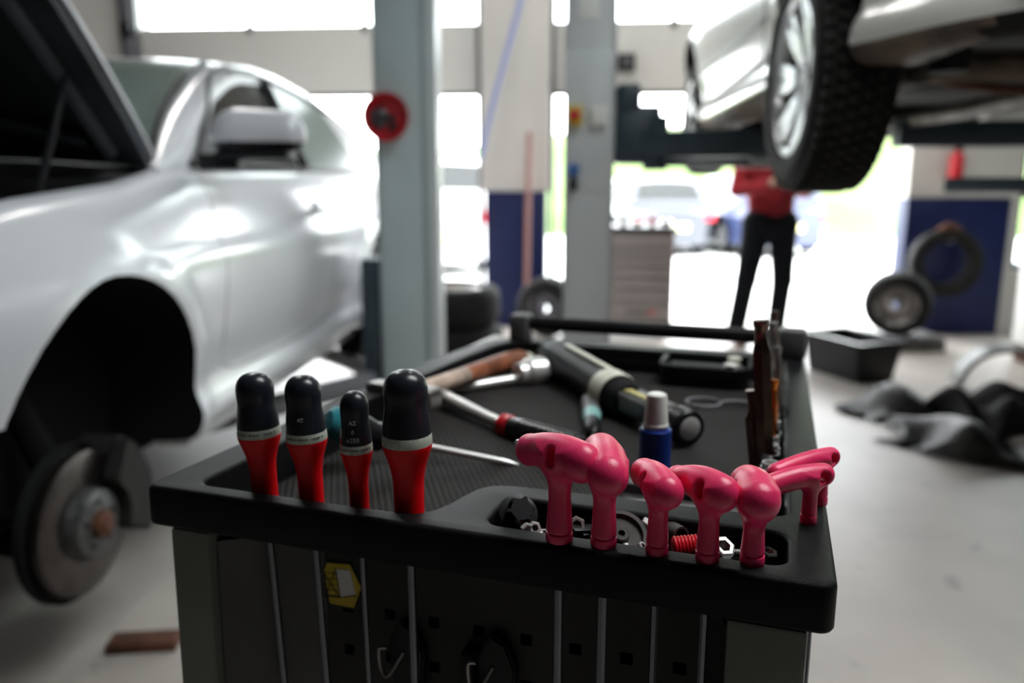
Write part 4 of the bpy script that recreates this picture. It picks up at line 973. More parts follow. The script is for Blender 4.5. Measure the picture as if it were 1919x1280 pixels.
# ================================================================ PERSON
PY = 6.0
pp = aty(1440, 470, PY); base = Vector((pp.x, PY, 0))
per = thing('person', 'person in red shirt and black trousers standing under the raised car', 'person', base, 0.10)
J = dict(pel=(0, 0, .95), ch=(0, 0.02, 1.30), nk=(0, 0.01, 1.50), hd=(0, -0.03, 1.66),
         hl=(-.09, 0, .92), kl=(-.15, -0.01, .50), al=(-.19, 0.04, .09), hr=(.09, 0, .92), kr=(.105, -0.02, .50), ar=(.10, 0.04, .09),
         sl=(-.19, 0.02, 1.44), el=(-.25, -0.02, 1.17), wl=(-.11, -0.22, 1.20), sr=(.19, 0.02, 1.44), er=(.235, 0.03, 1.16), wr=(.04, -0.24, 1.22))
def body_f(P, grow=0.0, part='all'):
    P = P/np.array([1.1, 1, 1])
    c = lambda a, b, ra, rb=None, sq=None: cap_sdf(P, J[a] if isinstance(a, str) else a, J[b] if isinstance(b, str) else b, ra+grow, (ra if rb is None else rb)+grow, sq)
    ds = []
    if part in ('all', 'shirt'):
        d = c('pel', 'ch', .125, .145, (1.12, .78, 1)); d = smin(d, c((-.12, .02, 1.42), (.12, .02, 1.42), .065), .06)
        for s in ('l', 'r'):
            d = smin(d, c('s'+s, 'e'+s, .052, .042), .03)
            d = smin(d, c('e'+s, 'w'+s, .040, .029 if part == 'all' else .034), .015)
        ds.append(d)
    if part in ('all', 'trouser'):
        d = c((-.05, 0, .93), (.05, 0, .93), .12, .12, (1.0, .85, 1)) 
        for s in ('l', 'r'):
            d = smin(d, c('h'+s, 'k'+s, .088, .060), .035); d = smin(d, c('k'+s, 'a'+s, .058, .042 if part == 'all' else .052), .02)
        ds.append(d)
    if part == 'all':
        d = c('ch', 'nk', .06, .055); d = smin(d, c('nk', 'hd', .055, .06), .02)
        hd = cap_sdf(P, (0, -.02, 1.70), (0, -.035, 1.62), .088, .062, (.88, 1.05, 1.05)); hd = smin(hd, cap_sdf(P, (0, -.118, 1.665), (0, -.138, 1.635), .008, .013), .012)
        hd = smin(hd, cap_sdf(P, (-.03, -.105, 1.605), (.03, -.105, 1.605), .010), .012)
        for s in (-1, 1):
            hd = smin(hd, cap_sdf(P, (s*.082, 0, 1.68), (s*.080, .005, 1.64), .014, .010, (0.6, 1, 1)), .006); hd = smax(hd, -cap_sdf(P, (s*.032, -.130, 1.672), (s*.032, -.132, 1.672), .014), .008)
            hd = smin(hd, cap_sdf(P, (s*.032, -.098, 1.672), (s*.032, -.099, 1.672), .013), .003)
        d = smin(d, hd, .02); ds.append(d)
        for s, sg in (('l', 1), ('r', -1)):
            w = np.array(J['w'+s]); dr = np.array([sg*.25, -.75, .45]); dr = dr/np.linalg.norm(dr); lat = np.array([0.35*sg, 0.35, .85]); lat -= dr*lat.dot(dr); lat /= np.linalg.norm(lat); cu = np.cross(dr, lat)*sg
            h = cap_sdf(P, w, w+dr*.075, .026, .032); 
            for k in range(4):
                f0 = w+dr*.085+lat*(.027-.018*k); f1 = f0+dr*(.030-.003*abs(k-1)); f2 = f1+dr*.012+cu*.026; h = smin(h, cap_sdf(P, f0, f1, .0095, .0085), .004); h = smin(h, cap_sdf(P, f1, f2, .0085, .0075), .003)
            t0 = w+dr*.03+lat*.03; t1 = t0+dr*.035+lat*.025; t2 = t1+dr*.02+cu*.015; h = smin(h, cap_sdf(P, t0, t1, .011, .010), .008); h = smin(h, cap_sdf(P, t1, t2, .010, .008), .003); ds.append(h)
        for s in ('l', 'r'):
            a = np.array(J['a'+s]); ds.append(cap_sdf(P, a+(0, .03, -.03), a+(0, -.13, -.055), .036, .030))
    d = ds[0]
    for e in ds[1:]: d = smin(d, e, .015)
    return d
bm = nets(lambda P: body_f(P), (-.36, -.42, 0.0), (.36, .22, 1.84), 0.008); bmesh.ops.smooth_vert(bm, verts=bm.verts[:], factor=0.3, use_axis_x=True, use_axis_y=True, use_axis_z=True)
obj('body', bm, M['skin'], per, smooth=180)
def shirt(P):
    d = body_f(P, .012, 'shirt'); d = smax(d, -(P[..., 2]-(.965+0.02*np.sin(P[..., 0]*20))), .01)
    return d
obj('shirt', nets(shirt, (-.36, -.34, 0.9), (.36, .22, 1.56), 0.010), M['shirt'], per, smooth=180)
def trous(P):
    d = body_f(P, .014, 'trouser'); d = smax(d, P[..., 2]-1.03, .01); return smax(d, .06-P[..., 2], .01)
obj('trousers', nets(trous, (-.36, -.24, 0.03), (.36, .24, 1.08), 0.010), M['trouser'], per, smooth=180)
for s, sx in (('l', 1), ('r', 1)):
    a = np.array(J['a'+s])
    def shoe(P): return smax(smin(cap_sdf(P, a+(0, .03, -.035), a+(0, -.13, -.05), .048, .042), cap_sdf(P, a+(0, .03, 0), a+(0, .0, -.03), .045), .03), -(P[..., 2]-0.002), .005)
    obj('shoe', nets(shoe, a+(-.09, -.22, -.1), a+(.09, .12, .08), 0.008), M['black'], per, smooth=180)
def hair(P):
    d = cap_sdf(P, (0, -.01, 1.715), (0, 0.005, 1.665), .094, .085, (.9, 1.05, 1.03)); d = smax(d, -(P[..., 2]-1.64), .01); return smax(d, -cap_sdf(P, (0, -.13, 1.66), (0, -.14, 1.60), .075), .01)
obj('hair', nets(hair, (-.12, -.14, 1.6), (.12, .14, 1.84), 0.008), M['hair'], per, smooth=180)
g = thing('hand_tool', 'grey hand tool held before the chest of the person in red', 'tool', base + Matrix.Rotation(0.10, 3, 'Z') @ Vector((-0.045, -0.315, 1.255)), 0.3)
g.rotation_euler = (0.2, 0.9, 0.3)
obj('handle', lathe(new_bm(), [(0.012, -0.09), (0.018, -0.085), (0.017, 0.03), (0.022, 0.05)], 16), M['black'], g)
obj('tool_head', lathe(new_bm(), [(0.022, 0.05), (0.035, 0.06), (0.035, 0.12), (0.02, 0.13)], 16), M['grey_plastic'], g)
# ================================================================ TOOL TROLLEY
def atz(px, py, z):      # pixel ray against the (slightly leaning) plane at height z of the trolley
    r = ray(px, py); tx, ty = -math.sin(CA), math.cos(CA)
    l = (z - H + TILT*(cFL.x*tx+cFL.y*ty))/(r.z + TILT*(r.x*tx+r.y*ty)); return r*l + Vector((0, 0, H))
CROT = (-math.atan(TILT), 0, CA)
ct = thing('tool_trolley', 'black topped workshop trolley with grey green corner posts', 'tool trolley', K(0, 0, 0), CA)
ct.rotation_euler = CROT; ct.location = K(0, 0, TOP) - Euler(CROT).to_matrix() @ Vector((0, 0, TOP))
MZ = 0.95
MX = Matrix.Rotation(CA, 4, 'Z')
def arc(cx, cy, r, a0, a1, n=6): return [(cx+r*math.cos(math.radians(a0+(a1-a0)*i/n)), cy+r*math.sin(math.radians(a0+(a1-a0)*i/n))) for i in range(n+1)]
SR = CW-0.028
big = arc(0.037+0.012, 0.018+0.012, 0.012, 180, 270) + [(0.210, 0.018), (0.2205, 0.0195), (0.2290, 0.025), (0.2350, 0.035), (0.2390, 0.048), (0.2420, 0.062)] + [(0.247, 0.080), (0.253, 0.089), (0.262, 0.094), (0.275, 0.0965), (0.33, 0.0985)] + arc(SR-0.012, 0.101+0.012, 0.012, 270, 360) + arc(SR-0.012, 0.70-0.012, 0.012, 0, 90) + [(0.085, 0.70), (0.074, 0.697), (0.066, 0.69), (0.056, 0.655), (0.046, 0.55), (0.040, 0.42), (0.037, 0.30)]
mini = rrect(0.276, SR, 0.0195, 0.071, 0.012, 6)
def offs(poly, d):
    out = []; n = len(poly)
    for i in range(n):
        p0, p, p1 = Vector(poly[i-1]), Vector(poly[i]), Vector(poly[(i+1) % n]); a = (p-p0).normalized(); b = (p1-p).normalized()
        na, nb = Vector((-a.y, a.x)), Vector((-b.y, b.x)); nn = (na+nb).normalized(); k = 1/max(0.5, nn.dot(na)); out.append((p.x+nn.x*d*k, p.y+nn.y*d*k))
    return out     # contours run anticlockwise: +d = inwards
outer = arc(0.010, 0.010, 0.010, 180, 270, 8) + arc(CW-0.010, 0.010, 0.010, 270, 360, 8) + arc(CW-0.010, CLN-0.010, 0.010, 0, 90, 8) + [(0.075, CLN), (0.062, CLN-0.003), (0.052, CLN-0.010), (0.026, 0.69), (0.014, 0.60), (0.005, 0.45), (0.001, 0.30)]
def rings(bm, poly, prof):
    """prof: (inward offset, z); returns nothing, makes the wall"""
    prev = None
    for d, z in prof:
        r = [bm.verts.new((x, y, z)) for x, y in offs(poly, d)]
        if prev:
            n = len(r)
            for i in range(n): bm.faces.new((prev[i], prev[(i+1) % n], r[(i+1) % n], r[i]))
        prev = r
    return prev
bm = new_bm()
f_ = 0.0045; fil = [(f_*(1-math.sin(a)), TOP-f_*(1-math.cos(a))) for a in np.linspace(0, PI/2, 7)]   # outer edge fillet, top inwards to side
rr_ = rings(bm, outer, fil + [(0.0, 0.9605), (0.0012, 0.9585), (0.0035, 0.9585), (0.004, 0.975), (0.016, 0.975), (0.0165, 0.9536)]); bm.faces.new(rr_)
def pk(poly, zf, drift):
    g = 0.0035; top = [(-g*(1-math.sin(a)) , TOP-g*(1-math.cos(a))) for a in np.linspace(0, PI/2, 6)]
    bot = [(drift+0.003*(1-math.cos(a)), zf+0.003*(1-math.sin(a))) for a in np.linspace(0, PI/2, 4)]
    r = rings(bm, poly, top + bot); bm.faces.new(r); return offs(poly, -g)
c1 = pk(big, MZ+0.0045, 0.004); c2 = pk(mini, 0.969, 0.002)
from mathutils.geometry import tessellate_polygon
lps = [[Vector((x, y, TOP)) for x, y in L] for L in (offs(outer, f_), c1[::-1], c2[::-1])]
flat = [v for L in lps for v in L]; tv_ = [bm.verts.new(v) for v in flat]
for t_ in tessellate_polygon(lps):
    try: bm.faces.new([tv_[i] for i in t_])
    except Exception: pass
bmesh.ops.remove_doubles(bm, verts=bm.verts[:], dist=2e-5)
tr = obj('tool_tray', bm, M['tray'], ct, smooth=40)
obj('driver_ledge', box(new_bm(), 0.050, 0.212, 0.0235, 0.042, MZ+0.0046, 0.976, 0.002), M['tray'], ct)
# mat
lo = []
mp = []
for i, (x, y) in enumerate(big):
    p, q = Vector(big[i-1]), Vector(big[(i+1) % len(big)]); t = (q-p).normalized(); nn = Vector((-t.y, t.x)); v = Vector((x, y))+nn*0.009; mp.append((v.x, v.y))
bm = new_bm(); prism(bm, mp, MZ+0.0047, MZ+0.007); obj('rubber_mat', bm, M['mat'], ct, smooth=0)
MZ += 0.007
# body
def post(x0, x1, y0, y1):
    return obj('corner_post', box(new_bm(), x0, x1, y0, y1, 0.14, 0.9530, 0.003), M['cart'], ct)
post(0.014, 0.050, 0.010, 0.055); post(CW-0.062, CW-0.014, 0.010, 0.055); post(0.072, 0.108, CLN-0.055, CLN-0.012); post(CW-0.05, CW-0.014, CLN-0.055, CLN-0.012)
# slanted recess side and perforated panel
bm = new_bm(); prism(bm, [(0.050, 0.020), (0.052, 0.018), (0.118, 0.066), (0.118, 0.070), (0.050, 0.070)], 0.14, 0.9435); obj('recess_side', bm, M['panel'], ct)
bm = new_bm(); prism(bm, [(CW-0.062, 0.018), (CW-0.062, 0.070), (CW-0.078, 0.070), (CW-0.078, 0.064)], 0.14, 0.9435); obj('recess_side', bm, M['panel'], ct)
# perforated panel: sheet with real square holes
bm = new_bm(); px0, px1, pz0, pz1 = 0.118, CW-0.078, 0.40, 0.9435
hs, pitch = 0.0095, 0.0385
xs = [px0]; zs_ = [pz0]
cx = px0+0.016
while cx+hs < px1: xs += [cx, cx+hs]; cx += pitch
xs.append(px1); cz = pz0+0.012
while cz+hs < pz1-0.036: zs_ += [cz, cz+hs]; cz += pitch
zs_.append(pz1)
gv = [[bm.verts.new((x, 0.066, z)) for z in zs_] for x in xs]
for i in range(len(xs)-1):
    for j in range(len(zs_)-1):
        if i % 2 == 1 and j % 2 == 1: continue
        bm.faces.new((gv[i][j], gv[i+1][j], gv[i+1][j+1], gv[i][j+1]))
bmesh.ops.solidify(bm, geom=bm.faces[:], thickness=-0.0012)
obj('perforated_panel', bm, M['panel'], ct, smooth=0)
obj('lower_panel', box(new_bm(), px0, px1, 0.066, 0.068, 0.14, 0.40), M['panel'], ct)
obj('side_panel', box(new_bm(), CW-0.0162, CW-0.0142, 0.056, CLN-0.056, 0.14, 0.9435), M['cart'], ct)
obj('side_panel', prism(new_bm(), [(0.0145, 0.056), (0.0165, 0.056), (0.0745, CLN-0.056), (0.0725, CLN-0.056)], 0.14, 0.9435), M['cart'], ct)
obj('back_panel', box(new_bm(), 0.109, CW-0.051, CLN-0.018, CLN-0.014, 0.14, 0.9435), M['cart'], ct)
obj('base', prism(new_bm(), [(0.014, 0.01), (CW-0.014, 0.01), (CW-0.014, CLN-0.012), (0.072, CLN-0.012)], 0.10, 0.1395), M['black'], ct)
for x in (0.05, CW-0.05):
    for y in (0.06, CLN-0.06):
        if y > 0.3 and x < 0.1: x = 0.11
        lf_ = TILT*y+0.001; c = obj('castor', box(new_bm(), x-0.02, x+0.02, y-0.02, y+0.02, 0.075+lf_, 0.0995, 0.003), M['steel'], ct)
        obj('castor_wheel', lathe(new_bm(), [(0.030, -0.012), (0.036, -0.009), (0.036, 0.009), (0.030, 0.012)], 24, 'X', Matrix.Translation((x, y, 0.036+lf_))), M['rubber'], c)
# sticker on the panel
def onpanel(px, py, t=0.066):
    # ray hit with plane t = const of the trolley frame
    r = ray(px, py); n = Vector((-math.sin(CA), math.cos(CA), 0)); o = Vector((0, 0, H)); k = (K(0, t, 0)-o); k.z = 0
    d = k.dot(n)/Vector((r.x, r.y, 0)).dot(n); p = o+r*d; s, tt = Kinv(p); return s, p.z
hexp = [onpanel(*q) for q in ((613, 1046), (660, 1050), (684, 1096), (670, 1137), (620, 1128), (607, 1062))]
cxm = sum(p[0] for p in hexp)/6; czm = sum(p[1] for p in hexp)/6
XZ = Matrix(((1, 0, 0, 0), (0, 0, -1, 0.0655), (0, 1, 0, 0), (0, 0, 0, 1)))
st_ = obj('warning_sticker', prism(new_bm(), hexp, 0.0, 0.0004, XZ), M['black'], ct, label='black edged yellow sticker')
obj('sticker_field', prism(new_bm(), [(cxm+(x-cxm)*0.90, czm+(z-czm)*0.92) for x, z in hexp], 0.0004, 0.0007, XZ), M['yellow'], st_, label='yellow field')
pg = [onpanel(*q) for q in ((633, 1061), (659, 1063), (671, 1108), (643, 1112))]
obj('sticker_page', prism(new_bm(), pg, 0.0007, 0.001, XZ), M['white'], st_, label='white page drawn on the sticker')
bm = new_bm()
def seg(a, b, w_=0.0006):
    a = onpanel(*a); b = onpanel(*b); d = Vector((b[0]-a[0], b[1]-a[1])); n = Vector((-d.y, d.x)).normalized()*w_/2
    prism(bm, [(a[0]+n.x, a[1]+n.y), (b[0]+n.x, b[1]+n.y), (b[0]-n.x, b[1]-n.y), (a[0]-n.x, a[1]-n.y)], 0.001, 0.0012, XZ)
for k in range(5): seg((609, 1067+k*10), (638, 1069+k*10.5), 0.0004)
seg((609, 1066), (640, 1112)); seg((631, 1064), (616, 1110)); seg((632, 1060), (642, 1113)); seg((642, 1113), (672, 1110)); seg((612, 1110), (642, 1113))
obj('sticker_drawing', bm, M['black'], st_, smooth=0)
# push handle at the far end
bm = new_bm(); tube(bm, [(0.075, 0.722, 1.017), (0.08, 0.722, 1.017), (CW-0.03, 0.722, 1.017)], 0.0112, 20); obj('push_handle', bm, M['black'], ct)
for x, w_ in ((0.062, 0.030), (CW-0.036, 0.036)):
    bm = new_bm(); box(bm, x, x+w_, 0.704, CLN-0.001, TOP-0.001, 1.031, 0.004, 3); obj('handle_bracket', bm, M['grey_plastic'], ct, label='dark grey handle bracket')
# hooks clipped in the panel
for i, (px, py, lab_) in enumerate(((772, 1205, 'black panel clip holding a small bent wire, left of the two clips'), (938, 1232, 'wider black panel clip nearer the middle of the trolley'))):
    s, z = onpanel(px, py); h_ = thing('panel_clip', lab_, 'tool clip', K(s, 0.066, z), CA)
    bm = new_bm(); prism(bm, [(-0.012, -0.045), (0.012, -0.045), (0.016, 0.0), (0.008, 0.020), (-0.004, 0.026), (-0.016, 0.006)], -0.012, 0.0, Matrix(((1, 0, 0, 0), (0, 0, 1, 0), (0, 1, 0, 0), (0, 0, 0, 1))))
    bmesh.ops.bevel(bm, geom=bm.edges[:], offset=0.002, segments=2, affect='EDGES'); obj('clip_body', bm, M['black'], h_)
    bm = new_bm(); tube(bm, spline([(-0.002, -0.012, 0.0), (-0.012, -0.02, -0.018), (-0.018, -0.02, -0.012), (-0.019, -0.02, 0.004), (-0.014, -0.018, 0.005)], 6), 0.0016, 8); obj('wire', bm, M['dull'], h_)
    if i: bm = new_bm(); box(bm, -0.026, -0.016, -0.02, 0.0, -0.06, 0.012, 0.002); obj('clip_arm', bm, M['black'], h_)
# ---------------------------------------------------------------- T-HANDLES
def t_handle(label, basepx, h, Epx, Ppx, rE, rP, rs, rb, hx, hole, shaft, rodr, tilt=0.0, tbase=None, h_rod=0.24, crown=0.15, texture=0.0011):
    B = atz(*basepx, TOP)
    if tbase is not None:
        s, t = Kinv(B); B = K(s, tbase, TOP)
    E = atz(*Epx, TOP+h); P_ = atz(*Ppx, TOP+h); d = (P_-E); d.z = 0; L = d.length; d.normalize()
    a = max(0.3*rE, (Vector((B.x, B.y, 0))-Vector((E.x, E.y, 0))).dot(d)); b = L - a
    ang = math.atan2(d.y, d.x)
    th = thing('t_handle_key', label, 'hex key', B, ang, 'raspberry T-handle hex keys in the trolley rim', )
    hx = max(hx, -a*0.6)
    def f(P):
        X, Y, Z = P[..., 0], P[..., 1]/0.94, P[..., 2]
        u = np.clip((X+a)/(a+b), 0, 1)
        zc = h + crown*rE*(1-(2*u-0.7)**2) - 0.35*rE*np.maximum(0, u-0.3)**1.5; rad = rE + (rP-rE)*u**1.2
        g = np.sqrt((X-(-a+(a+b)*u))**2 + Y**2 + (Z-zc)**2) - rad
        x, y, z = P[..., 0], P[..., 1], P[..., 2]; r = np.sqrt(x*x+y*y)
        zz = np.clip(z/h, 0, 1); prof = rb + (rs-rb)*np.clip((zz-0.1)/0.40, 0, 1)**0.9 + 0.30*rs*np.clip((zz-0.55)/0.45, 0, 1)**2
        prof = prof - 0.0006*np.exp(-((z-0.0058)/0.0007)**2)
        stem = smax(r-prof, 0.0062-z, 0.0012); stem = np.maximum(stem, z-h)
        o = smin(g, stem, 1.0*rE)
        hz = h + crown*rE*0.6
        o = smax(o, -cap_sdf(P, (hx, -0.05, hz-hole*0.9), (hx, -0.05, hz+hole*0.9), hole) if False else -(np.sqrt((x-hx)**2 + (np.maximum(0, np.abs(z-hz-(0.4*hole if rE > 0.009 else 0))-hole*(0.85 if rE > 0.009 else 0.1)))**2)-hole*(1+0.35*np.clip((np.abs(y)-rE*0.45)/(rE*0.5), 0, 1)**2)), 0.0018)
        return o
    m = rE+0.004
    bm = nets(f, (-a-m, -m, -0.002), (b+rP+0.004, m, h+m+0.004), max(0.00085, rE/14))
    bmesh.ops.smooth_vert(bm, verts=bm.verts[:], factor=0.4, use_axis_x=True, use_axis_y=True, use_axis_z=True)
    obj('grip', bm, M['pink'], th, smooth=180)
    obj('base_collar', lathe(new_bm(), [(rb*0.96, 0.0), (rb*1.0, 0.0008), (rb*1.0, 0.0055), (rb*0.985, 0.0058), (rb*0.88, 0.0059), (rb*0.88, 0.0068)], 40), M['pink'], th, smooth=60)
    lathe_b = new_bm(); lathe(lathe_b, [(rodr, -h_rod), (rodr, 0.004)], 6 if rodr < 0.0032 else 16)
    obj('shaft', lathe_b, M['rod'], th)
    if shaft:
        kz = h - 0.35*rE*0.58
        bm = new_bm(); lathe(bm, [(rodr*0.8, b+rP*0.5), (rodr*0.8, b+rP+0.0035), (rodr*0.6, b+rP+0.0045)], 6, 'X', Matrix.Translation((0, 0, kz))); obj('side_key', bm, M['steel'], th, label='short steel key end')
    return th
t_handle('largest raspberry T-handle, leftmost in the trolley rim', (1048, 1011), .0580, (1078, 872), (984, 836), .0132, .0112, .0074, .0090, -0.003, .0034, True, .0032)
t_handle('glossy raspberry T-handle pointing away, just right of the largest one', (1131, 1021), .0535, (1134, 893), (1122, 842), .0136, .0146, .0073, .0085, 0.004, .0026, False, .0030)
t_handle('medium raspberry T-handle directly in front of the blue bottle', (1231, 1036), .0455, (1238, 924), (1198, 880), .0110, .0102, .0062, .0073, 0.003, .0026, False, .0026)
t_handle('raspberry T-handle with a long arm just right of the blue bottle', (1325, 1049), .0465, (1348, 926), (1270, 890), .0116, .0092, .0062, .0074, -0.001, .0029, False, .0024)
t_handle('raspberry T-handle standing at the front right corner of the small parts pocket', (1409, 1055), .0440, (1412, 940), (1394, 900), .0130, .0134, .0064, .0075, 0.004, .0022, False, .0022)
t_handle('small raspberry T-handle on the right rim, pointing left, nearer of the two', (1514, 979), .0335, (1540, 890), (1440, 903), .0080, .0080, .0050, .0056, -0.0095, .0036, False, .0018)
t_handle('small raspberry T-handle on the right rim, half hidden behind its twin', (1537, 944), .0350, (1553, 856), (1452, 878), .0072, .0070, .0044, .0050, -0.0088, .0032, False, .0016)
# ---------------------------------------------------------------- RED SCREWDRIVERS
def cap_profile(px_list, scale): return [(r*scale, z*scale) for r, z in px_list]
SDP = [(28, 0), (28, 40), (28.4, 62), (28.6, 78), (29.4, 90), (31, 101), (34.5, 117), (38, 128), (41.3, 138), (44.5, 148), (46.1, 155), (46.0, 158)]
BDP = [(46.0, 158), (46.3, 160), (45.4, 175), (44.8, 177)]
CPP = [(44.9, 177), (44.6, 180), (43.6, 195), (41.8, 210), (39.8, 224), (39.2, 233), (39.8, 243), (40.5, 253), (40.4, 262), (38.9, 271), (35.6, 279), (30.8, 285.5), (24.5, 290.5), (16, 294), (8, 295.5), (0.01, 296)]
def wrap(bm, rad, z0):
    for v in bm.verts:
        x, y, z = v.co; r = rad(y+z0)+z; a = x/rad(y+z0); v.co = Vector((r*math.sin(a), -r*math.cos(a), y+z0))
    return bm
def driver(label, bpx, topy, wpx, lean, marks, t=0.030, rodr=0.0028, rz=0.0):
    z0 = 0.9765; B0 = atz(*bpx, z0); s, _ = Kinv(B0); B = K(s, t, z0)
    # keep the lateral pixel: slide s so the base still projects on bpx[0]
    for _ in range(4):
        q = B-Vector((0, 0, H)); dep = q.y*math.cos(TH) - q.z*math.sin(TH); pxx = 959.5 + F*q.x/dep; s += (bpx[0]-pxx)*dep/F/math.cos(CA); B = K(s, t, z0)
    q = B-Vector((0, 0, H)); dep = q.y*math.cos(TH)-q.z*math.sin(TH)
    sc = wpx*dep/F/93.0; hz = (zat(topy, B.y)-z0); zs = hz/295.0
    o = thing('screwdriver', label, 'screwdriver', B, group='red screwdrivers standing in the trolley rim', rot=(0, lean, 0))
    obj('handle', lathe(new_bm(), [(r*sc, z*zs) for r, z in SDP], 48), M['red'], o, smooth=60)
    obj('band', lathe(new_bm(), [(r*sc, z*zs) for r, z in BDP], 48, cap=False), M['band'], o, smooth=60)
    cp = obj('end_cap', lathe(new_bm(), [(r*sc, z*zs) for r, z in CPP], 48), M['cap'], o, smooth=60)
    for txt, zz, size in marks:
        rad = lambda z: float(np.interp(z/zs, [p[1] for p in CPP], [p[0] for p in CPP]))*sc
        tm = text_mesh(txt, size*zs); tb = wrap(tm, rad, zz*zs)
        obj('lettering', tb, M['print'], cp, smooth=0, label='pale printed marks')
    # tiny print on the band
    bm = new_bm(); rr = 45.9*sc
    for k in range(26):
        a = -1.1+2.2*k/25 + 0.02*math.sin(k*7); 
        if k % 7 == 3: continue
        mt = Matrix.Rotation(a, 4, 'Z') @ Matrix.Translation((0, -rr-0.00005, 168*zs)); box(bm, -0.0003*(1+k % 3), 0.0003*(1+k % 2), -0.0001, 0.0002, -0.0005, 0.0004+0.0003*(k % 2), mtx=mt)
    if wpx < 90: obj('band_print', bm, M['frame'], o, smooth=0)
    else: bm.free()
    lb = new_bm(); lathe(lb, [(rodr, -0.17), (rodr, 0.003)], 20); obj('shaft', lb, M['rod'], o)
    return o
driver('tall red screwdriver with dark cap, leftmost in the rim and leaning left', (499, 945), 697, 78, math.radians(-2.0), [])
driver('red screwdriver with faint marks on its cap, second from the left', (586, 957), 702, 75, math.radians(-1.7), [('AZ', 206, 10)])
driver('smallest red screwdriver, printed x250 on its cap', (675, 970), 732, 60, math.radians(-0.8), [('AZ', 226, 13), ('()', 208, 10), ('x250', 187, 14)], rodr=0.0022)
driver('biggest red screwdriver with a plain rounded cap, nearest the small parts pocket', (768, 982), 692, 93, math.radians(-0.3), [], rodr=0.0033)
# ---------------------------------------------------------------- THINGS IN THE TRAY
def between(name, label, cat, a, b, group=None):
    """thing whose local X runs a -> b, origin at a"""
    return thing(name, label, cat, a, rot=frame_from(a, b), group=group), (Vector(b)-Vector(a)).length
# blue bottle
B = K(*Kinv(atz(1226, 876, MZ)), MZ); hh = zat(727, B.y)-MZ; r = 30*0.752/F
bo = thing('bottle', 'small blue bottle with a white cap standing on the mat', 'bottle', B)
obj('bottle_body', lathe(new_bm(), [(r*0.9, 0), (r, 0.0015), (r, hh*0.40), (r*0.99, hh*0.52), (r*0.93, hh*0.535), (r*0.6, hh*0.545)], 40), M['blue'], bo)
obj('cap', lathe(new_bm(), [(r*0.76, hh*0.548), (r*0.80, hh*0.56), (r*0.80, hh*0.60), (r*0.755, hh*0.61), (r*0.64, hh*0.955), (r*0.60, hh*0.99), (r*0.52, hh), (0.0001, hh*0.998)], 40), M['white'], bo)
# work lamp
a = atz(1040, 668, 0.985); b = atz(1168, 748, 0.978)
lm, L = between('inspection_lamp', 'black stick inspection lamp with yellow LEDs lying across the mat', 'lamp', a, b)
obj('grip', lathe(new_bm(), [(0.012, -0.03), (0.020, -0.024), (0.0245, -0.005), (0.0255, 0.03), (0.0235, L*0.45), (0.025, L*0.8), (0.026, L*0.93)], 32, 'X'), M['black'], lm)
obj('collar', lathe(new_bm(), [(0.0262, L*0.80), (0.0275, L*0.82), (0.0275, L*0.93), (0.0265, L*0.95)], 32, 'X', cap=False), M['cream'], lm, label='cream collar ring')
bm = new_bm(); box(bm, L*0.18, L*0.84, -0.004, 0.006, 0.0225, 0.0285, 0.003); obj('side_strip', bm, M['cream'], lm, label='cream strip along the top')
c2 = atz(1290, 802, 0.978); LL = (c2-b).length
hd_, L2 = None, LL
inv = lm.rotation_euler.to_matrix().inverted(); e = inv @ (c2-a)
bm = new_bm(); q0 = Vector((L*0.93, 0, 0)); q1 = Vector((e.x, e.y, e.z)); ax = (q1-q0).normalized(); Ln = (q1-q0).length
ym = Vector((0, 0, 1)).cross(ax).normalized(); zm = ax.cross(ym); LM = Matrix((ax, ym, zm)).transposed().to_4x4(); LM.translation = q0
obj('lamp_neck', lathe(new_bm(), [(0.022, -0.006), (0.024, 0.004), (0.023, 0.02), (0.019, 0.028)], 28, 'X', LM), M['matt_black'], lm)
box(bm, 0.018, Ln-0.010, -0.016, 0.016, -0.012, 0.013, 0.005, 3, mtx=LM); lh = obj('lamp_head', bm, M['grey_plastic'], lm)
bm = new_bm(); box(bm, 0.03, Ln-0.035, -0.0125, 0.0125, 0.0131, 0.0141, 0.001, mtx=LM); obj('lens', bm, mat('smoked_lens', (0.09, 0.09, 0.085), 0.15), lh)
for k in range(6):
    bm = new_bm(); f = 0.030+k*0.0125
    box(bm, f, f+0.008, -0.009, 0.001, 0.0142, 0.0152, 0.0004, mtx=LM); obj('led', bm, M['led'], lh, label='yellow LED')
bm = new_bm(); lathe(bm, [(0.0, Ln+0.003), (0.0175, Ln+0.003), (0.020, Ln), (0.020, Ln-0.018), (0.016, Ln-0.022)], 32, 'X', LM); obj('lamp_end', bm, M['black'], lh)
obj('end_lens', lathe(new_bm(), [(0.0, Ln+0.0045), (0.010, Ln+0.0045), (0.0125, Ln+0.0032)], 28, 'X', LM), M['zinc'], lh, label='round chrome end lens')
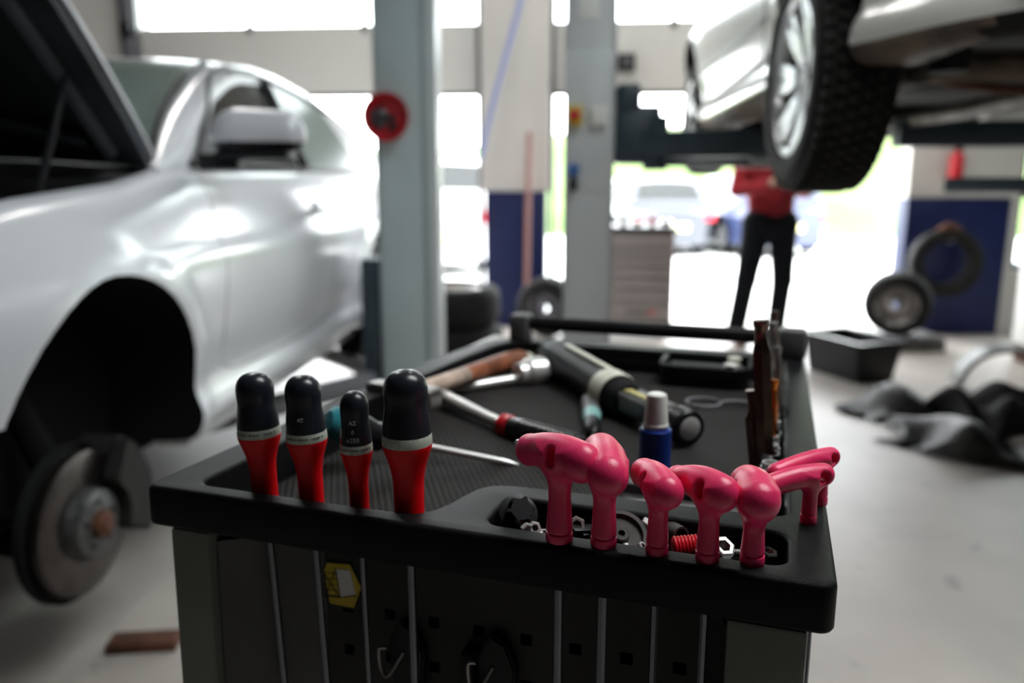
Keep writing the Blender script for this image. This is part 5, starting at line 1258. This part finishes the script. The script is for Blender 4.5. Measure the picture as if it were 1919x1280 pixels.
# ratchet with red collar
a = atz(792, 728, 0.970); b = atz(946, 797, 0.966); c = atz(1092, 838, 0.972)
rt, L = between('ratchet', 'chrome ratchet with black ribbed grip and red collar', 'ratchet', a, b)
e = rt.rotation_euler.to_matrix().inverted() @ (c-a)
bm = new_bm(); tube(bm, [(0.0, 0, 0), (L*0.3, 0, 0.001), (L*0.8, 0, 0), (L, 0, 0)], [0.0125, 0.0095, 0.007, 0.007], 16); obj('shaft', bm, M['satin'], rt)
bm = new_bm(); lathe(bm, [(0.004, -0.010), (0.020, -0.009), (0.021, 0.0), (0.020, 0.009), (0.012, 0.012), (0.004, 0.012)], 32, 'Z', Matrix.Translation((-0.012, 0, 0))); obj('ratchet_head', bm, M['chrome'], rt)
ax = (e-Vector((L, 0, 0))).normalized(); Ln = (e-Vector((L, 0, 0))).length; ym = Vector((0, 0, 1)).cross(ax).normalized(); GM = Matrix((ax, ym, ax.cross(ym))).transposed().to_4x4(); GM.translation = (L, 0, 0)
obj('collar', lathe(new_bm(), [(0.010, -0.004), (0.0128, -0.002), (0.0128, 0.003), (0.0118, 0.005), (0.0128, 0.007), (0.0125, 0.011), (0.010, 0.012)], 28, 'X', GM), M['redbowl'], rt, label='red collar')
pf = [(0.010, 0.0115), (0.0115, 0.013), (0.012, Ln*0.22)]
k = Ln*0.24
while k < Ln*0.92: pf += [(0.0125, k), (0.0125, k+0.0035), (0.0098, k+0.0042), (0.0098, k+0.0062)]; k += 0.0068
pf += [(0.012, Ln*0.95), (0.009, Ln), (0.004, Ln+0.002)]
obj('grip', lathe(new_bm(), pf, 28, 'X', GM), M['gloss_black'], rt)
# socket on an extension bar
a = atz(826, 733, 0.962); b = atz(968, 710, 0.966); c = atz(1020, 700, 0.966)
ex, L = between('socket_wrench', 'steel extension bar with a big chrome socket on its end', 'socket wrench', a, b)
obj('extension_bar', lathe(new_bm(), [(0.008, -0.02), (0.0095, -0.018), (0.0095, 0.012), (0.0065, 0.016), (0.0065, L*0.96), (0.009, L*0.97), (0.009, L)], 24, 'X'), M['satin'], ex)
obj('socket', lathe(new_bm(), [(0.006, L-0.002), (0.014, L), (0.0165, L+0.002), (0.0165, L+0.013), (0.0195, L+0.017), (0.0205, L+0.020), (0.0205, L+0.042), (0.019, L+0.044), (0.016, L+0.044), (0.015, L+0.03), (0.001, L+0.03)], 40, 'X', Matrix.Translation((0, 0, 0.006))), M['satin'], ex, label='big chrome socket')
# hammer
a = atz(765, 738, 0.986); b = atz(985, 667, 0.976)
hm, L = between('hammer', 'hammer with worn brown wooden handle lying beside the chrome socket', 'hammer', a, b)
bm = new_bm(); tube(bm, [(0, 0, 0), (L*0.2, 0, 0), (L*0.42, 0, 0)], [0.0095, 0.0105, 0.0115], 18); obj('handle_neck', bm, M['pale_wood'], hm, label='pale worn neck of the handle')
bm = new_bm(); tube(bm, [(L*0.42, 0, 0), (L*0.6, 0, 0), (L*0.8, 0, 0.001), (L*0.93, 0, 0.0), (L, 0, 0)], [0.0115, 0.013, 0.0135, 0.0125, 0.006], 18); obj('handle', bm, M['wood'], hm)
bm = new_bm(); box(bm, -0.024, 0.004, -0.045, 0.045, -0.013, 0.013, 0.004, 3); obj('hammer_head', bm, M['dull'], hm)
# long pry bar and second bar
a = atz(640, 775, 0.982); b = atz(936, 636, 0.972)
pb, L = between('breaker_bar', 'long grey steel bar with dark underside lying behind the hammer', 'bar', a, b)
bm = new_bm(); box(bm, -0.02, L, -0.010, 0.010, -0.001, 0.0075, 0.003, 3); obj('upper_leg', bm, M['dull'], pb)
bm = new_bm(); box(bm, 0.0, L*0.98, -0.009, 0.009, -0.016, -0.0015, 0.003, 3); obj('lower_leg', bm, M['black'], pb, label='black underside')
a = atz(905, 660, 0.966); b = atz(1030, 658, 0.966)
qb, L = between('spanner', 'short grey spanner lying between the long bar and the lamp', 'spanner', a, b)
bm = new_bm(); box(bm, 0.01, L-0.01, -0.007, 0.007, -0.003, 0.003, 0.0015); obj('shank', bm, M['dull'], qb)
for x, s in ((0.0, -1), (L, 1)):
    bm = new_bm(); po = [(0.014*math.cos(t), 0.014*math.sin(t)) for t in np.linspace(0.6, 2*PI-0.6, 16)] + [(0.004, -0.005), (0.001, 0.0), (0.004, 0.005)]
    prism(bm, [(x+s*px_, py_) for px_, py_ in po], -0.004, 0.004); obj('jaw', bm, M['dull'], qb)
# teal handled screwdriver in front
a = atz(622, 792, 1.006); b = atz(716, 820, 0.982); c = atz(972, 871, 0.957)
sd_, L = between('screwdriver', 'teal and black screwdriver lying on the mat, its blade pointing right', 'screwdriver', a, b)
e = sd_.rotation_euler.to_matrix().inverted() @ (c-a)
obj('butt_cap', lathe(new_bm(), [(0.001, -0.006), (0.010, -0.005), (0.0155, 0.0), (0.0165, 0.006), (0.0160, 0.012)], 28, 'X'), M['teal'], sd_, label='teal butt')
obj('handle', lathe(new_bm(), [(0.0155, 0.0122), (0.0175, 0.025), (0.0172, L*0.55), (0.0135, L*0.8), (0.0145, L*0.95), (0.009, L+0.006)], 28, 'X'), M['black'], sd_)
bm = new_bm(); s0 = Vector((L, 0, 0)); tube(bm, [s0, s0.lerp(e, 0.86), s0.lerp(e, 0.88), s0.lerp(e, 0.93), e], [0.0034, 0.0034, 0.0035, 0.0028, 0.0008], 14); obj('blade', bm, M['satin'], sd_)
# small teal ringed driver
a = atz(1106, 752, 0.964); b = atz(1111, 812, 0.962); c = atz(1112, 868, 0.958)
s2, L = between('screwdriver', 'small grey screwdriver with a pale teal ring, pointing at the viewer', 'screwdriver', a, b)
obj('handle', lathe(new_bm(), [(0.004, -0.008), (0.0095, -0.006), (0.0115, 0.002), (0.0112, L*0.45)], 24, 'X'), M['grey_plastic'], s2)
obj('ring', lathe(new_bm(), [(0.0112, L*0.45), (0.0108, L*0.5), (0.0095, L*0.68), (0.0098, L*0.7)], 24, 'X', cap=False), M['pale_teal'], s2, label='pale teal ring')
obj('nose', lathe(new_bm(), [(0.0098, L*0.7), (0.0105, L*0.85), (0.009, L*1.0), (0.004, L*1.05)], 24, 'X'), M['black'], s2)
e = s2.rotation_euler.to_matrix().inverted() @ (c-a); bm = new_bm(); tube(bm, [(L, 0, 0), e], 0.0022, 12); obj('blade', bm, M['steel'], s2)
# wire clip
a = K(*Kinv(atz(1318, 757, MZ)), MZ+0.0022)
bm = new_bm(); loop = [(0.021*math.cos(t), 0.021*math.sin(t), 0) for t in np.linspace(0.35, 2*PI-0.15, 22)]
pts = loop + [(0.026, 0.003, 0.001), (0.045, 0.002, 0.002), (0.064, -0.005, 0.001), (0.066, -0.010, 0.0)]
tube(bm, spline(pts, 2), 0.0019, 8); tag(obj('cotter_clip', bm, M['grey_arm'], loc=a, rot=(0, 0, CA+0.2)), 'looped grey wire clip lying on the mat in front of the black box', 'clip')
# black box with compartments
fl = K(*Kinv(atz(1232, 722, MZ)), MZ); open_bin('parts_tray', 'black rectangular parts tray at the far right of the mat', 'tray', 0.122, 0.105, 0.028, 0.0015, 0.004, M['black'], fl, CA, 0.001)
t = [o for o in bpy.data.objects if o.name.startswith('parts_tray')][0]
obj('divider', box(new_bm(), 0.0042, 0.1138, 0.045, 0.048, 0.0042, 0.022), M['grey_plastic'], t); obj('grey_insert', box(new_bm(), 0.008, 0.11, 0.052, 0.092, 0.0042, 0.018, 0.002), M['grey_plastic'], t)
for i, (x, y, m_, lb) in enumerate(((0.098, 0.062, 'cream', 'cream round plug in the black parts tray'), (0.095, 0.035, 'white', 'pinkish white round plug at the near side of the black parts tray'))):
    p = t.matrix_basis @ Vector((x, y, 0.0182 if i == 0 else 0.0045)); q = thing('plastic_plug', lb, 'plug', p)
    zt_ = 0.012 if i == 0 else 0.022
    obj('plug_body', lathe(new_bm(), [(0.007, 0.0), (0.008, 0.001), (0.008, zt_), (0.0075, zt_+0.001)], 20), M[m_], q); obj('flange', lathe(new_bm(), [(0.0092, zt_+0.001), (0.0095, zt_+0.002), (0.008, zt_+0.0035)], 20), M[m_], q)
# second shallow tray with green bits at the back
t2 = open_bin('parts_dish', 'low black dish with pale and green bits behind the lamp', 'tray', 0.115, 0.075, 0.016, 0.002, 0.003, M['black'], K(*Kinv(atz(1112, 692, MZ)), MZ), CA, 0.001)
for i, (x, y, r_, m_, lb) in enumerate(((0.062, 0.045, 0.009, 'green', 'green plastic clip in the low black dish'), (0.03, 0.04, 0.008, 'cream', 'cream washer at the left end of the low black dish'), (0.078, 0.025, 0.007, 'dull', 'dull steel collar beside the green clip'), (0.045, 0.022, 0.006, 'cream', 'small cream bush in front of the green clip'))):
    q = thing('small_part', lb, 'small part', t2.matrix_basis @ Vector((x, y, 0.0032)))
    obj('ring', lathe(new_bm(), [(r_*0.5, 0.0), (r_, 0.0), (r_, 0.012), (r_*0.8, 0.014), (r_*0.5, 0.014), (r_*0.5, 0.0)], 20, cap=False), M[m_], q)
    obj('tab', box(new_bm(), -r_*1.3, -r_*0.9, -0.002, 0.002, 0.0, 0.012, 0.0006), M[m_], q)
# white strip on the back ledge
tag(obj('white_strip', box(new_bm(), 0, 0.105, 0, 0.018, 0, 0.010, 0.001), M['white'], loc=K(*Kinv(atz(1142, 652, 0.972)), MZ+0.0003), rot=CROT), 'flat white strip lying at the far edge of the mat under the push handle', 'strip')
# teal and cream blobs at back left
for i, (px, py, m_, r_, lb, nm) in enumerate(((955, 645, 'pale_teal', 0.014, 'pale teal round cap at the far left of the tray', 'screw_top'), (1002, 650, 'cream', 0.017, 'cream round cap between the teal cap and the lamp', 'screw_top'))):
    s_, t_ = Kinv(atz(px, py+8, MZ)); q = thing('round_stopper', lb, 'stopper', K(max(s_, 0.098), min(t_, 0.665), MZ))
    obj('cap_shell', lathe(new_bm(), [(r_, 0), (r_, 0.014), (r_*0.93, 0.019), (r_*0.7, 0.022), (0.0001, 0.023)], 28), M[m_], q)
    obj('rib_ring', lathe(new_bm(), [(r_*1.01, 0.001), (r_*1.06, 0.002), (r_*1.06, 0.005), (r_*1.01, 0.006)], 28, cap=False), M[m_], q)
# steel strip just behind the parts pocket
a = atz(1165, 930, 0.957); b = atz(1400, 963, 0.957)
rs_, L = between('steel_rule', 'bright flat steel bar lying behind the small parts pocket', 'bar', a, b)
obj('blade', box(new_bm(), 0, L, -0.007, 0.007, -0.0015, 0.0015, 0.0004), M['steel'], rs_); obj('hang_end', lathe(new_bm(), [(0.003, -0.0016), (0.0085, -0.0016), (0.0085, 0.0016), (0.003, 0.0016), (0.003, -0.0016)], 20, cap=False), M['steel'], rs_)
a = atz(1150, 908, 0.962); b = atz(1368, 930, 0.962)
rk, L = between('pry_tool', 'matt black flat bar lying between the blue bottle and the bright steel bar', 'bar', a, b)
obj('bar', box(new_bm(), 0, L, -0.008, 0.008, -0.006, 0.006, 0.003), M['grey_plastic'], rk); obj('tip', box(new_bm(), L, L+0.012, -0.006, 0.006, -0.002, 0.002, 0.001), M['black'], rk)
# ---------------------------------------------------------------- HEX BITS STANDING AT THE RIGHT WALL
def bit(label, bpx, tpx, Z0, Z1, rh, rt_, m_, shank, bflag=None):
    a = atz(*bpx, Z0); Y1 = a.y+0.0; b = Vector(aty(*tpx, a.y + 0.004)); d = (b-a); Lz = d.length
    o = thing('hex_bit', label, 'hex bit', a, group='long hex bits standing in the tray', rot=d.to_track_quat('Z', 'Y').to_euler())
    ls = Lz*(1-shank)
    bm = new_bm(); lathe(bm, [(rh*0.9, 0), (rh, 0.001), (rh, ls-0.004), (rh*0.96, ls-0.0015), (rt_*1.05, ls+0.004)], 6); obj('hex_shank', bm, m_, o, smooth=0)
    bm = new_bm(); lathe(bm, [(rt_*1.02, ls+0.003), (rt_*0.86, ls+0.010), (rt_*0.86, Lz-0.007), (rt_*1.05, Lz-0.005), (rt_*1.05, Lz), (rt_*0.8, Lz)], 12); obj('bit_tip', bm, m_, o)
    return o
bit('tall dark hex bit, the highest of those standing in the tray', (1436, 912), (1425, 600), 0.955, 1.1, .0085, .0062, M['bronze'], 0.16)
bit('shorter dark hex bit standing left of the tall one', (1422, 905), (1406, 731), 0.955, 1.05, .0078, .0040, M['bronze'], 0.27)
bit('amber coated hex bit standing right of the tall dark one', (1440, 880), (1450, 711), 0.955, 1.05, .0058, .0045, M['gold'], 0.24)
bit('dark hex bit behind the tall one, narrow', (1449, 800), (1449, 604), 0.955, 1.1, .0070, .0056, M['dull'], 0.2)
bit('farthest dark hex bit, its tip showing highest at the back', (1452, 770), (1451, 583), 0.955, 1.1, .0068, .0052, M['bronze'], 0.2)
bit('dark hex bit standing just behind the amber one', (1455, 820), (1457, 650), 0.955, 1.1, .0060, .0045, M['dull'], 0.2)
# socket row
cup = thing('socket', 'shiny socket nearest the viewer, standing in the right corner of the tray', 'socket', K(SR-0.016, 0.122, MZ))
obj('socket_body', lathe(new_bm(), [(0.0085, 0), (0.0098, 0.001), (0.0098, 0.022), (0.0085, 0.023), (0.0065, 0.023), (0.006, 0.012), (0.0001, 0.012)], 32), M['chrome'], cup)
obj('knurled_ring', lathe(new_bm(), [(0.0099, 0.003), (0.0102, 0.0035), (0.0102, 0.006), (0.0099, 0.0065)], 24, cap=False), M['steel'], cup)
rail = tag(obj('socket_rail', box(new_bm(), SR-0.0235, SR-0.0055, 0.155, 0.60, 0.0003, 0.006, 0.001), M['black'], loc=K(0, 0, MZ), rot=CROT), 'black rail along the right tray wall carrying a row of sockets', 'rail')
for i in range(16):
    t_ = 0.168+i*0.0275; r_ = 0.0078+0.0022*((i*5) % 4)/3; h_ = 0.026+0.006*((i*3) % 3)
    o = thing('socket', 'chrome socket standing in the row on the black rail, right tray wall', 'socket', K(SR-0.0125, t_, MZ+0.0065), group='chrome sockets in the row on the rail')
    obj('socket_body', lathe(new_bm(), [(r_*0.95, 0), (r_, 0.001), (r_, h_*0.55), (r_*0.8, h_*0.6), (r_*0.8, h_), (r_*0.6, h_), (r_*0.55, h_*0.5), (0.0001, h_*0.5)], 24), M['satin'] if i % 3 else M['chrome'], o)
# ---------------------------------------------------------------- SMALL PARTS IN THE POCKET
def at(px, py, z): return atz(px, py, z+0.0105)
def nut(label, px, py, z, r, hgt, rot, m_, group=None):
    o = thing('hex_nut', label, 'nut', at(px, py, z), rot=rot, group=group); bm = new_bm()
    lathe(bm, [(r*0.55, -hgt/2), (r*0.85, -hgt/2), (r, -hgt/2+0.0008), (r, hgt/2-0.0008), (r*0.85, hgt/2), (r*0.55, hgt/2)], 6, cap=False); obj('nut_body', bm, m_, o, smooth=0)
    bm = new_bm(); pf = [(r*0.55, -hgt/2)]; n = 5
    for i in range(n): z0 = -hgt/2+hgt*i/n; pf += [(r*0.55, z0+0.0001), (r*0.48, z0+hgt/n/2)]
    pf += [(r*0.55, hgt/2)]; lathe(bm, pf, 20, cap=False); obj('thread', bm, M['dull'], o); return o
def bolt(label, px, py, z, r, L, rot, m_):
    o = thing('bolt', label, 'bolt', at(px, py, z), rot=rot); bm = new_bm(); lathe(bm, [(r*1.7, 0), (r*1.9, 0.0006), (r*1.9, r*1.1), (r*1.6, r*1.3)], 6); obj('bolt_head', bm, m_, o, smooth=0)
    pf = [(r, 0)]; n = int(L/0.0014)
    for i in range(n): pf += [(r, -L*i/n-0.0001), (r*0.82, -L*(i+0.5)/n)]
    bm = new_bm(); lathe(bm, pf+[(r*0.7, -L)], 16); obj('thread', bm, m_, o); return o
kn = thing('knob', 'black lobed knob standing at the left end of the parts pocket', 'knob', at(972, 962, 0.978), rot=(math.radians(50), 0, 0.3))
bm = new_bm(); po = []
for i in range(48): a = 2*PI*i/48; rr = 0.0085+0.0022*math.cos(6*a); po.append((rr*math.cos(a), rr*math.sin(a)))
prism(bm, po, 0, 0.010); bmesh.ops.bevel(bm, geom=[e for e in bm.edges if abs(e.verts[0].co.z-e.verts[1].co.z) < 1e-6], offset=0.001, segments=2, affect='EDGES'); obj('knob_grip', bm, M['black'], kn)
obj('knob_skirt', lathe(new_bm(), [(0.0135, -0.003), (0.0145, -0.002), (0.0142, 0.0), (0.010, 0.001)], 36), M['black'], kn)
bolt('shiny bolt with a round end lying beside the black knob', 983, 988, 0.972, 0.0026, 0.016, (1.9, 0.4, 0.8), M['zinc'])
bolt('bronze coloured screw lying at the far left of the parts pocket', 962, 990, 0.968, 0.0020, 0.020, (1.6, 0, 1.9), M['rust'])
nut('bright hex nut lying just right of the shiny bolt', 1001, 990, 0.970, 0.0050, 0.0045, (1.0, 0.3, 0.2), M['zinc'])
nut('pale hex nut tilted between the two leftmost T-handles', 1080, 985, 0.973, 0.0065, 0.006, (0.9, -0.4, 0.5), M['dull'])
o = thing('rubber_clip', 'black rubber clip lying under the pale hex nut', 'clip', at(1090, 998, 0.968), rot=(0.3, 0.2, 0.5)); obj('clip_body', box(new_bm(), -0.010, 0.010, -0.004, 0.004, -0.003, 0.005, 0.0015), M['black'], o); obj('lug', box(new_bm(), -0.003, 0.003, -0.0065, -0.004, -0.002, 0.003, 0.0008), M['black'], o)
rw_ = thing('rubber_disc', 'black rubber ring with a centre boss leaning in the parts pocket', 'ring', at(1163, 1004, 0.970), rot=(math.radians(38), 0.0, 0.15))
obj('ring', lathe(new_bm(), [(0.0155, -0.003), (0.0185, -0.003), (0.0195, 0.0), (0.0185, 0.003), (0.0155, 0.003), (0.0145, 0.0), (0.0155, -0.003)], 44, cap=False), M['old_rubber'], rw_)
obj('web', lathe(new_bm(), [(0.0001, -0.0015), (0.0155, -0.0015), (0.0155, 0.0), (0.0001, 0.0)], 36), M['old_rubber'], rw_); obj('boss', lathe(new_bm(), [(0.006, 0.0), (0.006, 0.003), (0.005, 0.0038), (0.0025, 0.0038), (0.0025, 0.001), (0.0001, 0.001)], 28), M['old_rubber'], rw_)
pt = thing('pipe_piece', 'short dark pipe with its open end facing the viewer', 'pipe', at(1277, 1003, 0.972), rot=frame_from(Vector((0, 0, 0)), Vector((0.35, -1, 0.12))))
obj('pipe', lathe(new_bm(), [(0.0060, 0.0), (0.0060, -0.035), (0.0045, -0.035), (0.0045, 0.0), (0.0060, 0.0)], 28, 'X', cap=False), M['old_rubber'], pt)
rp = thing('hose_end', 'ribbed red rubber sleeve with a metal collar', 'sleeve', at(1262, 1026, 0.969), rot=frame_from(Vector((0, 0, 0)), Vector((1, 0.0, 0.1))))
pf = []
for i in range(7): pf += [(0.0066, i*0.0024), (0.0075, i*0.0024+0.0008), (0.0075, i*0.0024+0.0016)]
obj('sleeve', lathe(new_bm(), [(0.005, -0.001)]+pf+[(0.0055, 0.0172)], 28, 'X'), M['redbowl'], rp); obj('collar', lathe(new_bm(), [(0.0058, 0.0172), (0.0085, 0.0175), (0.009, 0.022), (0.0065, 0.026), (0.004, 0.026)], 28, 'X'), M['steel'], rp, label='dull metal collar')
bp2 = thing('rubber_bung', 'dark rubber bung with a hole behind the red sleeve', 'bung', at(1240, 998, 0.970), rot=frame_from(Vector((0, 0, 0)), Vector((0.6, -1, 0.3)))); obj('bung_body', lathe(new_bm(), [(0.0055, -0.012), (0.0062, -0.01), (0.0062, 0.0), (0.003, 0.0), (0.003, -0.006)], 24, 'X'), M['old_rubber'], bp2)
nut('large zinc nut standing between the two right hand T-handles of the front row', 1353, 1028, 0.972, 0.0082, 0.008, (0.62, 0.1, 0.3), M['zinc'])
bolt('bright bolt lying behind the large zinc nut', 1388, 1035, 0.968, 0.0020, 0.022, (1.57, 0.1, 1.4), M['zinc'])
nut('tiny bright nut lying in front of the rubber ring', 1203, 1024, 0.967, 0.0035, 0.003, (0.5, 0.6, 0.2), M['zinc'])
nut('dull dark nut at the right end of the parts pocket', 1440, 1038, 0.967, 0.0062, 0.005, (0.2, 0.1, 0.2), M['rubber'])
bolt('grey bolt standing head up behind the third T-handle', 1216, 985, 0.972, 0.0032, 0.008, (0.3, 0.1, 0.2), M['dull'])
for i, (px, py) in enumerate(((1020, 1000), (1108, 975), (1300, 1035), (1120, 1008), (1420, 1020))):
    nut('small dull nut lying loose in the parts pocket', px, py, 0.9665, 0.0040, 0.0035, (0.2+0.3*i, 0.1*i, i), M['zinc'], 'loose dull nuts in the parts pocket')

for i in range(12):
    s_, t_ = 0.288+0.0155*i+rng.uniform(-.004, .004), rng.uniform(0.036, 0.064); r_ = rng.uniform(0.0035, 0.0055)
    o = thing('washer', 'thin dark washer lying on the floor of the parts pocket', 'washer', K(s_, t_, 0.9712), group='dark washers in the parts pocket', rot=(rng.uniform(-.3, .3), rng.uniform(-.3, .3), 0))
    obj('washer_ring', lathe(new_bm(), [(r_*0.5, -0.0005), (r_, -0.0005), (r_, 0.0005), (r_*0.5, 0.0005), (r_*0.5, -0.0005)], 20, cap=False), M['old_rubber'] if i % 2 else M['rod'], o)
for i in range(9):
    s_, t_ = 0.292+0.0195*i, rng.uniform(0.040, 0.066)
    o = thing('screw', 'short dark screw lying loose in the parts pocket', 'screw', K(s_, t_, 0.9755), group='dark screws in the parts pocket', rot=(1.5+rng.uniform(-.2, .2), 0, rng.uniform(0, 6.2)))
    obj('screw_head', lathe(new_bm(), [(0.0022, 0), (0.0042, 0.0004), (0.0042, 0.0025), (0.003, 0.0034)], 16), [M['rod'], M['dull'], M['rust']][i % 3], o)
    pf = [(0.0021, 0)]
    for k in range(8): pf += [(0.0021, -0.0014*k-0.0001), (0.0016, -0.0014*(k+0.5))]
    obj('screw_thread', lathe(new_bm(), pf, 12), [M['rod'], M['dull'], M['rust']][i % 3], o)
